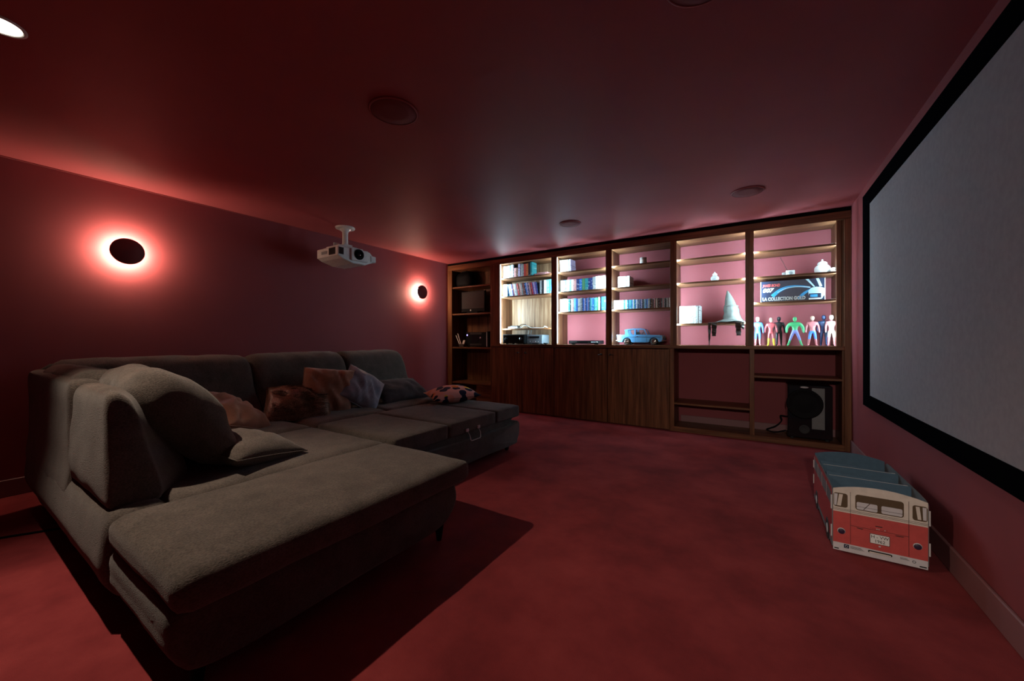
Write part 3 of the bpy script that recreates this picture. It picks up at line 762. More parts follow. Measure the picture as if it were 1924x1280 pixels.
for x in (0.396, 0.604): front([(x, 0.056), (x + 0.0014, 0.056), (x + 0.0014, 0.315), (x, 0.315)], M_line, 'panel_gap', 0.0016)
front([(0.398, 0.1475), (0.604, 0.1475), (0.604, 0.149), (0.398, 0.149)], M_line, 'panel_gap', 0.0016)
front([(0.430, 0.138), (0.575, 0.138), (0.575, 0.1390), (0.430, 0.1390)], M_redside, 'panel_gap', 0.0016)
front([(0.418, 0.1435), (0.446, 0.1435), (0.440, 0.1400), (0.424, 0.1400)], M_line, 'hinge', 0.0017); front([(0.556, 0.1435), (0.590, 0.1435), (0.584, 0.1400), (0.562, 0.1400)], M_line, 'hinge', 0.0017)
front(rrect(0.488, 0.514, 0.166, 0.1705, 0.002), M_line, 'handle_print', 0.0017)
for k in range(9): front(rrect(0.470 + k * 0.0072, 0.4745 + k * 0.0072, 0.1535, 0.157, 0.001), M_silver if k in (3, 4, 7) else M_redside, 'badge_letter', 0.0017)
for x in (0.362, 0.634):
    bm = BM(); lathe(bm, [(0, 0), (0.0155, 0), (0.0155, 0.0016), (0, 0.0016)], (x, vy0 - 0.0005, 0.112), (0, -1, 0), 24); tl = part('tail_light', bm, M_bumper, fp)
    bm = BM(); lathe(bm, [(0, 0.0017), (0.0135, 0.0017), (0.012, 0.0026), (0, 0.0028)], (x, vy0 - 0.0005, 0.110), (0, -1, 0), 24)
    o = part('lens', bm, M_taillight, fp)
npl = front(rrect(0.470, 0.538, 0.084, 0.128, 0.002), M_whitem, 'number_plate', 0.0018)
frm = front(rrect(0.468, 0.540, 0.082, 0.130, 0.003), M_line, 'plate_border', 0.0014)
for s, z in (('H - VW', 0.1095), ('1962', 0.0895)):
    bm = text_mesh(s, 0.0205, Matrix.Translation((0.504, vy0 - 0.0023, z)) @ FRONT, 0.95, 0.0, 0.0, 0.0003, 'CENTER'); part('lettering', bm, M_line, fp)
front(rrect(0.500, 0.508, 0.070, 0.076, 0.002), M_bumper, 'lock_print', 0.0017)
front(rrect(0.462, 0.548, 0.034, 0.0455, 0.005), M_black, 'hand_slot', 0.0012); front(rrect(0.466, 0.544, 0.0345, 0.0405, 0.0025), M_cream, 'slot_edge', 0.0015)
front(rrect(0.372, 0.391, 0.030, 0.048, 0.001), M_boxnavy, 'bumper_badge', 0.0012); bm = BM(); lathe(bm, [(0.0055, 0), (0.0055, 0.001), (0.004, 0.001), (0.004, 0)], (0.3815, vy0 - 0.0012, 0.039), (0, -1, 0), 20); part('badge_ring', bm, M_bumper, fp)
for k in range(4): front([(0.396, 0.033 + k * 0.0035), (0.448 - k * 0.004, 0.033 + k * 0.0035), (0.448 - k * 0.004, 0.0338 + k * 0.0035), (0.396, 0.0338 + k * 0.0035)], M_dgrey, 'small_print', 0.0012)
for k in range(3): front([(0.575, 0.036 + k * 0.0035), (0.607 - k * 0.004, 0.036 + k * 0.0035), (0.607 - k * 0.004, 0.0368 + k * 0.0035), (0.575, 0.0368 + k * 0.0035)], M_dgrey, 'small_print', 0.0012)
bm = BM(); lathe(bm, [(0.006, 0), (0.006, 0.001), (0.0045, 0.001), (0.0045, 0)], (0.622, vy0 - 0.0008, 0.036), (0, -1, 0), 20); part('badge_ring', bm, M_dgrey, fp)
for a, b in ((0.334, 0.352), (0.640, 0.664)): front(rrect(a, b, 0.018, 0.023, 0.002), M_black, 'slot', 0.0012)
# sides: profile in (y, z) with wheels standing a little lower than the skirt
def side_poly():
    pts = [(vy0 + 0.004, 0.026), (vy0 + 0.06, 0.026)]
    def wheel(yc):
        return [(yc + 0.062 * math.cos(R_(180 + a)), 0.062 + 0.062 * math.sin(R_(180 + a))) for a in range(30, 151, 15)]
    pts += wheel(vy0 + 0.14) + [(vy0 + 0.23, 0.03), (vy1 - 0.23, 0.03)] + wheel(vy1 - 0.14) + [(vy1 - 0.04, 0.026), (vy1, 0.030), (vy1, 0.300), (vy1 - 0.05, 0.322), (vy1 - 0.12, 0.326), (vy0 + 0.10, 0.326), (vy0 + 0.03, 0.322), (vy0 + 0.004, 0.312)]
    return pts
for sx, (xa, xb), out in ((-1, (vx0 - 0.004, vx0), vx0 - 0.004), (1, (vx1, vx1 + 0.004), vx1 + 0.004)):
    bm = BM(); prism(bm, side_poly(), 0, xa, xb); sp = part('side_panel', bm, M_boardgrey if sx > 0 else M_boardgrey, van)
    d0, d1 = (out - 0.0008, out + 0.0004) if sx < 0 else (out - 0.0004, out + 0.0008)
    bm = BM(); prism(bm, [(vy0 + 0.005, 0.06), (vy1 - 0.001, 0.06), (vy1 - 0.001, 0.208), (vy0 + 0.005, 0.208)], 0, d0, d1); part('red_bodywork', bm, M_redside, sp)
    bm = BM(); prism(bm, [(vy0 + 0.005, 0.208), (vy1 - 0.001, 0.208), (vy1 - 0.001, 0.298), (vy1 - 0.05, 0.320), (vy0 + 0.03, 0.320), (vy0 + 0.005, 0.310)], 0, d0, d1); part('roof_print', bm, M_redside, sp)
    for k in range(4):
        y = vy0 + 0.03 + k * 0.168
        e0, e1 = (d0 - 0.0008, d0 + 0.0002) if sx < 0 else (d1 - 0.0002, d1 + 0.0008)
        bm = BM(); prism(bm, rrect(y, y + 0.140, 0.228, 0.292, 0.012), 0, e0, e1); part('side_window', bm, M_boardgrey, sp)
        bm = BM(); prism(bm, [(y + 0.146, 0.222), (y + 0.152, 0.222), (y + 0.152, 0.300), (y + 0.146, 0.300)], 0, e0, e1); part('window_post', bm, M_edge, sp)
    for y in (vy0 + 0.14, vy1 - 0.14):
        bm = BM(); lathe(bm, [(0, 0), (0.055, 0), (0.055, 0.0015), (0.040, 0.0018), (0, 0.002)], (d0 if sx < 0 else d1, y, 0.060), (sx, 0, 0), 24); wp = part('wheel_print', bm, M_rubber, sp)
        bm = BM(); lathe(bm, [(0, 0.0015), (0.026, 0.0015), (0.024, 0.003), (0, 0.003)], (d0 if sx < 0 else d1, y, 0.060), (sx, 0, 0), 20); part('hub_print', bm, M_edge, sp)
    for (y, z0, z1) in ((vy0 + 0.002, 0.215, 0.285), (vy0 + 0.002, 0.075, 0.135), (vy1 - 0.006, 0.225, 0.275), (vy1 - 0.006, 0.12, 0.18)):
        x0, x1 = (xa - 0.005, xa) if sx < 0 else (xb, xb + 0.005)
        part('tab', box(BM(), x0, x1, y, y + 0.004, z0, z1), M_edge, sp)
bm = BM(); prism(bm, arch(vx0, vx1, 0.02, 0.322, 0.350), 1, vy1 - 0.006, vy1 - 0.002); part('rear_panel', bm, M_boardblue, van)
for y in (2.735, 2.945):
    bm = BM(); prism(bm, [(vx0 + 0.001, 0.02), (vx1 - 0.001, 0.02), (vx1 - 0.001, 0.318), (vx1 - 0.012, 0.326), (vx0 + 0.012, 0.345), (vx0 + 0.001, 0.345)], 1, y, y + 0.004); dv = part('divider', bm, M_boardblue, van)
    part('edge', box(BM(), vx0 + 0.012, vx1 - 0.014, y - 0.0004, y + 0.0044, 0.3255, 0.327), M_edge, dv)
part('bottom', box(BM(), vx0, vx1, vy0 + 0.004, vy1 - 0.006, 0.022, 0.026), M_boardgrey, van)

# ================================================================== BOOKS AND DISC CASES
PAL = {
 'white': (0.80, 0.80, 0.78), 'cream': (0.66, 0.60, 0.50), 'pale grey': (0.50, 0.50, 0.50), 'grey': (0.24, 0.24, 0.25), 'black': (0.015, 0.015, 0.018),
 'navy': (0.02, 0.035, 0.14), 'blue': (0.03, 0.14, 0.48), 'sky blue': (0.15, 0.42, 0.68), 'teal': (0.03, 0.24, 0.27), 'green': (0.08, 0.25, 0.12),
 'red': (0.50, 0.045, 0.035), 'orange': (0.60, 0.13, 0.04), 'brown': (0.16, 0.07, 0.045), 'pink': (0.55, 0.26, 0.25), 'purple': (0.13, 0.06, 0.25), 'lilac': (0.40, 0.32, 0.48), 'maroon': (0.18, 0.03, 0.04)}
def spine_mat(nm, c):
    def f(nt, b):
        tc = N(nt, 'ShaderNodeTexCoord'); oi = N(nt, 'ShaderNodeObjectInfo')
        mp = N(nt, 'ShaderNodeMapping'); mp.inputs['Scale'].default_value = (0.7, 0.15, 9.0)
        nt.links.new(tc.outputs['Generated'], mp.inputs['Vector'])
        ad = N(nt, 'ShaderNodeVectorMath', operation='ADD'); sc = N(nt, 'ShaderNodeVectorMath', operation='SCALE')
        cmb = N(nt, 'ShaderNodeCombineXYZ')
        for k in range(3): nt.links.new(oi.outputs['Random'], cmb.inputs[k])
        nt.links.new(cmb.outputs[0], sc.inputs[0]); sc.inputs['Scale'].default_value = 57.0
        nt.links.new(mp.outputs['Vector'], ad.inputs[0]); nt.links.new(sc.outputs[0], ad.inputs[1])
        n = noise_tex(nt, ad.outputs[0], 1.0, 3)
        lum = sum(c) / 3
        alt = tuple(min(0.9, x * 0.5 + 0.28) for x in c) if lum < 0.35 else tuple(x * 0.4 for x in c)
        r = N(nt, 'ShaderNodeValToRGB'); r.color_ramp.interpolation = 'CONSTANT'
        els = r.color_ramp.elements; els.new(0.5)
        for e, (p, col) in zip(els, ((0.0, tuple(x * 0.7 for x in c)), (0.36, c), (0.62, alt))): e.position = p; e.color = (*col, 1)
        nt.links.new(n.outputs['Fac'], r.inputs['Fac']); nt.links.new(r.outputs['Color'], b.inputs['Base Color'])
    return mat('spine_' + nm.replace(' ', '_'), c, 0.4, 0, 0.4, f)
BOOKMESH = {}
for nm, c in PAL.items():
    bm = BM(); box(bm, -0.5, 0.5, 0, 1, 0, 1, 0.02)
    me = bpy.data.meshes.new('book'); bm.to_mesh(me); bm.free(); me.materials.append(spine_mat(nm, c)); BOOKMESH[nm] = me
ONES = ['', 'first', 'second', 'third', 'fourth', 'fifth', 'sixth', 'seventh', 'eighth', 'ninth', 'tenth', 'eleventh', 'twelfth', 'thirteenth', 'fourteenth', 'fifteenth', 'sixteenth', 'seventeenth', 'eighteenth', 'nineteenth']
TENS = {2: ('twenty', 'twentieth'), 3: ('thirty', 'thirtieth'), 4: ('forty', 'fortieth'), 5: ('fifty', 'fiftieth')}
def ordinal(n):
    if n < 20: return ONES[n]
    t_, o_ = divmod(n, 10)
    return TENS[t_][1] if o_ == 0 else TENS[t_][0] + '-' + ONES[o_]
def row(cols, x0, x1, z, y, noun, cat, phrase, group, h=0.19, depth=0.14, lean=0.0, var=0.0, widths=None, seed=0, start=1, hs=None, name=None):
    rr = random.Random(seed)
    n = len(cols)
    w = widths or [rr.uniform(0.75, 1.25) for _ in range(n)]
    s = sum(w); W = (x1 - x0) - (h * math.sin(abs(lean)) if lean else 0)
    x = x0 + (0 if lean <= 0 else 0)
    if lean: x = x0 + h * math.sin(abs(lean)) * (1 if lean < 0 else 0)
    for k, c in enumerate(cols):
        bwid = W * w[k] / s
        hh = (hs[k] if hs else h * (1 - rr.random() * var)); dd = depth * rr.uniform(0.94, 1.0)
        o = bpy.data.objects.new(name or noun.split()[-1], BOOKMESH[c]); COL.objects.link(o)
        th = bwid * math.cos(lean) * 0.96
        o.scale = (th, dd, hh)
        o.rotation_euler = (0, lean, 0)
        lift = th / 2 * abs(math.sin(lean))
        o.location = (x + bwid / 2, y + rr.uniform(0, 0.004), z + lift)
        o['label'] = '%s %s, %s from left %s' % (c, noun, ordinal(start + k), phrase); o['category'] = cat; o['group'] = group
        x += bwid
Z = shelf_z
YB = 4.925
# bay 1, upper shelf
row(['white', 'black', 'white', 'teal', 'pale grey', 'black', 'pink', 'brown', 'lilac', 'black', 'pale grey', 'grey', 'red', 'orange', 'black', 'teal'], -3.316, -2.80, Z[0][0], YB, 'book', 'book', 'on top shelf of first lit bay', 'books on the top shelf of the first lit bay',
    0.205, 0.15, widths=[2.6, 0.7, 1.6, 0.9, 1.8, 0.5, 1.6, 1.3, 1.8, 0.4, 0.9, 1.1, 1.7, 1.5, 1.6, 1.2], seed=1, hs=[0.20, 0.20, 0.205, 0.205, 0.21, 0.20, 0.155, 0.155, 0.21, 0.21, 0.21, 0.20, 0.20, 0.20, 0.215, 0.215])
for k, (c, w_, d_, dx) in enumerate((('maroon', 0.25, 0.16, 0.0), ('pink', 0.22, 0.14, 0.02), ('maroon', 0.20, 0.15, -0.01), ('pink', 0.17, 0.13, 0.03))):
    o = bpy.data.objects.new('magazine', BOOKMESH[c]); COL.objects.link(o)
    o.scale = (w_, d_, 0.011); o.location = (-2.665 + dx, 4.93, Z[0][0] + k * 0.0112)
    o['label'] = '%s magazine lying flat, %s from bottom of the top-shelf stack' % (c, ordinal(k + 1)); o['category'] = 'magazine'; o['group'] = 'magazines lying flat on the top shelf'
# bay 1, second shelf: leaning thin cases, then upright ones
lc_ = ['white', 'white', 'teal', 'navy', 'blue', 'lilac', 'navy', 'maroon', 'grey', 'pale grey', 'grey', 'maroon', 'red', 'brown', 'pink', 'grey', 'brown', 'maroon', 'black', 'blue', 'lilac', 'navy', 'pink', 'maroon', 'red', 'purple', 'lilac', 'purple', 'navy']
row(lc_[:3], -3.316, -3.24, Z[0][1], YB, 'disc case', 'disc case', 'on second shelf of first lit bay', 'disc cases on the second shelf of first bay', 0.195, 0.14, seed=2, widths=[2.2, 1, 0.7])
row(lc_[3:], -3.236, -2.70, Z[0][1], YB, 'leaning disc case', 'disc case', 'on second shelf of first lit bay', 'leaning disc cases on the second shelf', 0.195, 0.14, lean=-0.20, seed=3, start=4)
row(['grey', 'black', 'white', 'sky blue', 'blue', 'white', 'navy'], -2.672, -2.405, Z[0][1], YB, 'thick upright volume', 'book', 'at right end of second shelf', 'upright volumes at right end of second shelf', 0.205, 0.15, seed=4, widths=[0.9, 1.1, 1.2, 1.2, 1.2, 1.5, 0.8])
# bay 2
row(['white', 'white', 'black', 'white', 'pale grey', 'white', 'grey', 'lilac'], -2.350, -2.170, Z[1][0], YB, 'slim magazine', 'magazine', 'on top shelf of second lit bay', 'slim magazines on the top shelf', 0.180, 0.17, seed=5, widths=[1.5, 1.3, 0.5, 0.8, 0.8, 0.8, 0.8, 1.2], lean=-0.06)
row(['sky blue', 'blue', 'pale grey', 'sky blue', 'white', 'pink', 'navy', 'blue', 'green', 'teal', 'navy', 'navy', 'grey', 'white', 'white', 'white', 'white', 'white'], -2.335, -1.640, Z[1][1], YB, 'box-set volume', 'box set', 'on middle shelf of second lit bay', 'box-set volumes in the second lit bay', 0.178, 0.14, seed=6,
    widths=[1.1, 1, 1.2, 0.6, 0.7, 1.1, 1, 1, 1, 1.1, 0.9, 0.6, 1.0, 0.9, 0.85, 0.85, 0.85, 0.85], hs=[0.17] * 12 + [0.18] + [0.184] * 5)
row(['white', 'white', 'white', 'cream', 'teal', 'black', 'cream', 'pink', 'sky blue', 'blue', 'pale grey', 'grey', 'navy', 'blue', 'lilac', 'navy', 'blue', 'lilac', 'navy', 'teal', 'sky blue', 'blue', 'teal', 'sky blue', 'green', 'white', 'black'], -2.345, -1.745, Z[1][2], YB, 'disc box', 'box set', 'on lowest shelf of second lit bay', 'disc boxes on the lowest shelf of second bay', 0.188, 0.14, seed=7, var=0.06,
    widths=[1.5, 1.5, 1.5, 0.8, 1.0, 0.7, 0.9, 0.9, 1.4, 1.2, 1.5, 1.1, 0.6, 0.7, 0.6, 0.7, 0.7, 0.6, 0.7, 0.8, 0.8, 0.8, 0.8, 0.9, 1.0, 1.0, 0.5])
row(['blue'], -1.738, -1.640, Z[1][2], 4.915, 'wide bright boxed set', 'box set', 'at right end beside the post', 'wide blue box', 0.185, 0.15, seed=8)
# bay 3
row(['white'] * 4 + ['cream', 'white', 'white', 'pale grey', 'white', 'white'], -1.515, -1.365, Z[2][1], YB, 'slim pale paperback', 'book', 'on middle shelf of third lit bay', 'slim pale paperbacks in third bay', 0.150, 0.20, seed=9)
cl = ['white'] * 9 + ['teal', 'sky blue', 'white', 'teal', 'navy', 'sky blue', 'teal', 'blue', 'white', 'teal', 'blue', 'white', 'navy', 'grey', 'navy', 'lilac', 'black', 'grey', 'sky blue', 'grey', 'blue', 'pale grey', 'grey', 'black', 'brown', 'black', 'pink', 'brown', 'cream', 'brown', 'black', 'maroon', 'black', 'grey', 'pink', 'grey', 'black', 'pale grey', 'grey', 'white', 'navy', 'pale grey']
row(cl, -1.570, -0.846, Z[2][2], YB, 'slim disc case', 'disc case', 'in row above the toy car', 'row of slim disc cases above the toy car', 0.125, 0.13, seed=10, var=0.03)
# bay 4
row(['pale grey', 'white', 'pale grey', 'pale grey', 'white', 'pale grey', 'pale grey', 'white', 'pale grey', 'pale grey'], -0.768, -0.545, Z[3][2], 4.90, 'matching boxed volume', 'book', 'in set beside the pointed hat', 'matching white volumes beside the hat', 0.208, 0.17, seed=11, widths=[1] * 10)

# ================================================================== SHELF OBJECTS
# bay 1
bm = BM(); box(bm, -3.268, -2.875, 4.838, 5.10, CT + 0.014, CT + 0.148, 0.004)
t = thing('amplifier', 'wide black amplifier on the worktop in first lit bay', 'amplifier', (-3.07, 4.99, CT)); part('case', bm, M_black, t)
bm = BM(); box(bm, -3.258, -2.885, 4.830, 4.840, CT + 0.020, CT + 0.142, 0.003); fpn = part('front_panel', bm, M_black, t)
for x in (-3.20, -2.94):
    bm = BM(); lathe(bm, [(0.024, 0), (0.022, 0.016), (0, 0.017)], (x, 4.831, CT + 0.08), (0, -1, 0), 20); part('dial', bm, M_gloss, fpn)
for x in (-3.23, -2.92):
    for y in (4.90, 5.08):
        bm = BM(); lathe(bm, [(0, 0), (0.018, 0), (0.020, 0.015), (0, 0.015)], (x, y, CT), (0, 0, 1), 12); part('foot', bm, M_black, t)
t = thing('receiver_box', 'silver grey electronics box beside the black amplifier', 'electronics', (-2.74, 5.0, CT))
bm = BM(); box(bm, -2.868, -2.610, 4.885, 5.10, CT + 0.010, CT + 0.140, 0.004); part('case', bm, M_slate, t)
part('display', box(BM(), -2.825, -2.66, 4.882, 4.887, CT + 0.09, CT + 0.118, 0.001), M_gloss, t)
bm = BM()
for k in range(4): lathe(bm, [(0, 0), (0.007, 0), (0.006, 0.006), (0, 0.006)], (-2.81 + k * 0.045, 4.885, CT + 0.04), (0, -1, 0), 12)
part('buttons', bm, M_grey, t)
for x in (-2.84, -2.64):
    part('foot', box(BM(), x - 0.02, x + 0.02, 4.92, 4.96, CT, CT + 0.011), M_black, t)
def remote(x, y, z, l, lab, rz=0.2):
    t = thing('remote_control', lab, 'remote control', (x, y, z), None, rz)
    bm = BM(); box(bm, -l / 2, l / 2, -0.02, 0.02, 0, 0.018, 0.005, 2); part('case', bm, M_black, t, local=True)
    bm = BM()
    for k in range(4):
        for j in (-0.008, 0.008): box(bm, -l * 0.3 + k * l * 0.18, -l * 0.3 + k * l * 0.18 + 0.008, j - 0.004, j + 0.004, 0.017, 0.020)
    part('keypad', bm, M_dgrey, t, local=True)
remote(-2.70, 4.845, CT, 0.10, 'black remote control lying before the silver box', 0.1)
t = thing('small_bowl', 'tiny black dish right of the silver box on worktop', 'dish', (-2.545, 4.87, CT))
bm = BM(); lathe(bm, [(0, 0), (0.016, 0), (0.034, 0.022), (0.031, 0.022), (0.014, 0.004), (0, 0.004)], (-2.545, 4.87, CT), (0, 0, 1), 20); part('bowl', bm, M_black, t)
t = thing('set_top_box', 'small grey box under loose cables on the thin shelf', 'electronics', (-3.17, 5.03, Z[0][2]))
bm = BM(); box(bm, -3.25, -3.08, 4.96, 5.10, Z[0][2], Z[0][2] + 0.030, 0.004); part('case', bm, M_grey, t)
bm = BM(); box(bm, -3.22, -3.10, 4.98, 5.06, Z[0][2] + 0.030, Z[0][2] + 0.045, 0.003); part('hub', bm, M_dgrey, t)
zc = Z[0][2] + 0.005
bm = BM(); tube(bm, catmull([(-3.08, 5.0, zc + 0.01), (-3.03, 4.98, zc + 0.05), (-2.97, 5.0, zc + 0.055), (-2.93, 5.02, zc + 0.02), (-2.90, 4.98, zc), (-2.84, 4.97, zc + 0.012), (-2.80, 5.0, zc)], 6), 0.005, 6)
solo('signal_cable', bm, M_black, 'looped black cable on the thin shelf of first bay', 'cable', (-2.95, 5.0, Z[0][2]))
bm = BM(); tube(bm, catmull([(-3.02, 4.96, zc), (-2.96, 4.95, zc + 0.035), (-2.90, 4.96, zc + 0.03), (-2.84, 4.96, zc + 0.004), (-2.76, 4.965, zc), (-2.66, 5.0, zc), (-2.62, 4.98, zc + 0.02), (-2.58, 5.0, zc)], 6), 0.005, 6)
solo('signal_cable', bm, M_white, 'looped white cable on the thin shelf of first bay', 'cable', (-2.8, 4.97, Z[0][2]))
for k, (xx, m_, cn) in enumerate(((-3.05, M_black, 'black'), (-3.01, M_white, 'white'), (-2.96, M_grey, 'grey'))):
    bm = BM(); tube(bm, catmull([(xx, 5.176, Z[0][2] - 0.021), (xx + 0.01, 5.165, 1.20), (xx - 0.005, 5.155, 1.12), (xx + 0.012, 5.15, CT + 0.004)], 6), 0.004, 6)
    solo('hanging_cable', bm, m_, '%s cable hanging behind the amplifier' % cn, 'cable', (xx, 5.16, CT))
# bay 2: disc player
t = thing('disc_player', 'slim black disc player on the worktop in second lit bay', 'disc player', (-1.98, 4.99, CT))
bm = BM(); box(bm, -2.200, -1.765, 4.90, 5.10, CT + 0.010, CT + 0.055, 0.003); part('case', bm, M_black, t)
part('display', box(BM(), -2.06, -1.92, 4.897, 4.902, CT + 0.026, CT + 0.044, 0.001), M_gloss, t)
bm = BM()
for k in range(5): lathe(bm, [(0, 0), (0.007, 0), (0.006, 0.005), (0, 0.005)], (-1.865 + k * 0.02, 4.901, CT + 0.035), (0, -1, 0), 12)
part('buttons', bm, M_grey, t)
part('tray', box(BM(), -2.18, -2.08, 4.897, 4.902, CT + 0.030, CT + 0.044, 0.001), M_dgrey, t)
for x in (-2.15, -1.82): part('foot', box(BM(), x - 0.02, x + 0.02, 4.93, 4.97, CT, CT + 0.011), M_black, t)
# bay 3: tin and car
t = thing('tin_can', 'small round metal tin alone on top shelf of third bay', 'tin', (-1.205, 4.98, Z[2][0]))
bm = BM(); lathe(bm, [(0, 0), (0.038, 0), (0.040, 0.004), (0.040, 0.080), (0.038, 0.084)], (-1.205, 4.98, Z[2][0]), (0, 0, 1), 28); part('body', bm, M_tin, t)
bm = BM(); lathe(bm, [(0.041, 0.078), (0.041, 0.092), (0.036, 0.094), (0, 0.094)], (-1.205, 4.98, Z[2][0]), (0, 0, 1), 28); part('lid', bm, M_tin, t)
bm = BM(); lathe(bm, [(0.0408, 0.020), (0.0408, 0.062)], (-1.205, 4.98, Z[2][0]), (0, 0, 1), 28); part('paper_label', bm, M_cream, t)

car = thing('toy_car', 'pale blue vintage saloon toy car on the worktop', 'toy car', (-1.24, 4.99, CT))
cx0, cw = -1.524, 0.20
cy0, cy1 = 4.905, 5.105
cz = CT
def cp(x, z): return (cx0 + x, cz + z)
def wheelarch(xc, r=0.052, n=8): return [cp(xc - r * math.cos(PI * k / n), 0.040 + r * math.sin(PI * k / n)) for k in range(n + 1)]
body = [cp(0.005, 0.045), cp(0.03, 0.036), cp(0.075, 0.034)] + wheelarch(0.130) + [cp(0.20, 0.030), cp(0.385, 0.030)] + wheelarch(0.462) + [cp(0.525, 0.036), cp(0.560, 0.045), cp(0.565, 0.085), cp(0.560, 0.118), cp(0.52, 0.122), cp(0.38, 0.128), cp(0.30, 0.130), cp(0.11, 0.128), cp(0.05, 0.120), cp(0.002, 0.112), cp(0.000, 0.080)]
bm = BM(); fs = prism(bm, body, 1, cy0, cy1)
bmesh.ops.bevel(bm, geom=list({e for f in fs[:2] for e in f.edges}), offset=0.010, segments=3, profile=0.6, affect='EDGES')
for f in bm.faces: f.smooth = False
part('body', bm, M_carblue, car)
# tail fins
for y in (cy0 + 0.004, cy1 - 0.014):
    bm = BM(); prism(bm, [cp(0.0, 0.10), cp(0.12, 0.122), cp(0.12, 0.130), cp(-0.004, 0.130)], 1, y, y + 0.010); part('tail_fin', bm, M_carblue, car)
# cabin: roof, pillars, panes
ry0, ry1 = cy0 + 0.018, cy1 - 0.018
bm = BM(); fs = prism(bm, [cp(0.095, 0.192), cp(0.12, 0.200), cp(0.20, 0.208), cp(0.30, 0.208), cp(0.335, 0.203), cp(0.345, 0.197), cp(0.33, 0.192), cp(0.20, 0.196), cp(0.11, 0.188)], 1, ry0, ry1)
part('roof', bm, M_carblue, car)
bm = BM()
for y in (ry0, ry1 - 0.010):
    prism(bm, [cp(0.098, 0.126), cp(0.165, 0.126), cp(0.142, 0.150), cp(0.135, 0.170), cp(0.137, 0.194), cp(0.094, 0.194), cp(0.104, 0.165)], 1, y, y + 0.010)
    prism(bm, [cp(0.218, 0.126), cp(0.238, 0.126), cp(0.238, 0.200), cp(0.218, 0.200)], 1, y, y + 0.010)
    prism(bm, [cp(0.368, 0.126), cp(0.380, 0.126), cp(0.346, 0.200), cp(0.334, 0.200)], 1, y, y + 0.010)
part('pillars', bm, M_carblue, car)
for y in (ry0 + 0.004, ry1 - 0.006):
    bm = BM(); prism(bm, [cp(0.130, 0.128), cp(0.370, 0.128), cp(0.338, 0.194), cp(0.136, 0.194)], 1, y, y + 0.002); part('side_glass', bm, M_glass, car)
bm = BM(); prism(bm, [cp(0.372, 0.128), cp(0.376, 0.128), cp(0.341, 0.198), cp(0.337, 0.198)], 1, ry0 + 0.010, ry1 - 0.010); part('windscreen', bm, M_glass, car)
bm = BM(); prism(bm, [cp(0.106, 0.128), cp(0.110, 0.128), cp(0.102, 0.192), cp(0.098, 0.192)], 1, ry0 + 0.010, ry1 - 0.010); part('rear_glass', bm, M_glass, car)
bm = BM(); box(bm, cx0 + 0.215, cx0 + 0.255, ry0 + 0.015, ry1 - 0.015, cz + 0.12, cz + 0.165, 0.008); part('front_seat', bm, M_felt_dark, car)
bm = BM(); lathe(bm, [(0.019, -0.002), (0.021, 0), (0.019, 0.002)], (cx0 + 0.315, cy0 + 0.065, cz + 0.150), (-0.8, 0, 0.5), 18); part('steering_wheel', bm, M_black, car)
for y, sg in ((cy0, -1), (cy1, 1)):
    for xc in (0.130, 0.462):
        o_ = (cx0 + xc, y - sg * 0.030, cz + 0.042)
        bm = BM(); lathe(bm, [(0.020, 0.0), (0.040, 0.0), (0.042, 0.006), (0.042, 0.024), (0.038, 0.030), (0.028, 0.030)], o_, (0, sg, 0), 28); w_ = part('wheel', bm, M_rubber, car)
        bm = BM(); lathe(bm, [(0.028, 0.029), (0.026, 0.034), (0.018, 0.030), (0.010, 0.034), (0, 0.036)], o_, (0, sg, 0), 28); part('hubcap', bm, M_chrome, w_)
bm = BM(); box(bm, cx0 - 0.012, cx0 + 0.012, cy0 - 0.004, cy1 + 0.004, cz + 0.046, cz + 0.062, 0.005, 2); part('bumper', bm, M_chrome, car)
bm = BM(); box(bm, cx0 + 0.552, cx0 + 0.576, cy0 - 0.004, cy1 + 0.004, cz + 0.046, cz + 0.062, 0.005, 2); part('bumper', bm, M_chrome, car)
for y in (cy0 + 0.03, cy1 - 0.03):
    bm = BM(); lathe(bm, [(0.020, -0.004), (0.020, 0.006), (0.014, 0.010), (0, 0.012)], (cx0 + 0.560, y, cz + 0.095), (1, 0, 0), 20); part('headlight', bm, M_chrome, car)
bm = BM(); box(bm, cx0 + 0.2385, cx0 + 0.2400, cy0 - 0.0008, cy0 + 0.001, cz + 0.034, cz + 0.126); box(bm, cx0 + 0.375, cx0 + 0.3765, cy0 - 0.0008, cy0 + 0.001, cz + 0.034, cz + 0.126); part('door_gap', bm, M_line, car)
bm = BM(); box(bm, cx0 + 0.25, cx0 + 0.275, cy0 - 0.005, cy0, cz + 0.106, cz + 0.111, 0.001); part('door_handle', bm, M_chrome, car)
bm = BM(); box(bm, cx0 + 0.06, cx0 + 0.54, cy0 - 0.002, cy0 + 0.001, cz + 0.098, cz + 0.101); part('chrome_strip', bm, M_chrome, car)
bm = BM(); lathe(bm, [(0.004, 0), (0.003, 0.012), (0, 0.018)], (cx0 + 0.505, (cy0 + cy1) / 2, cz + 0.120), (0, 0, 1), 10); part('bonnet_ornament', bm, M_chrome, car)

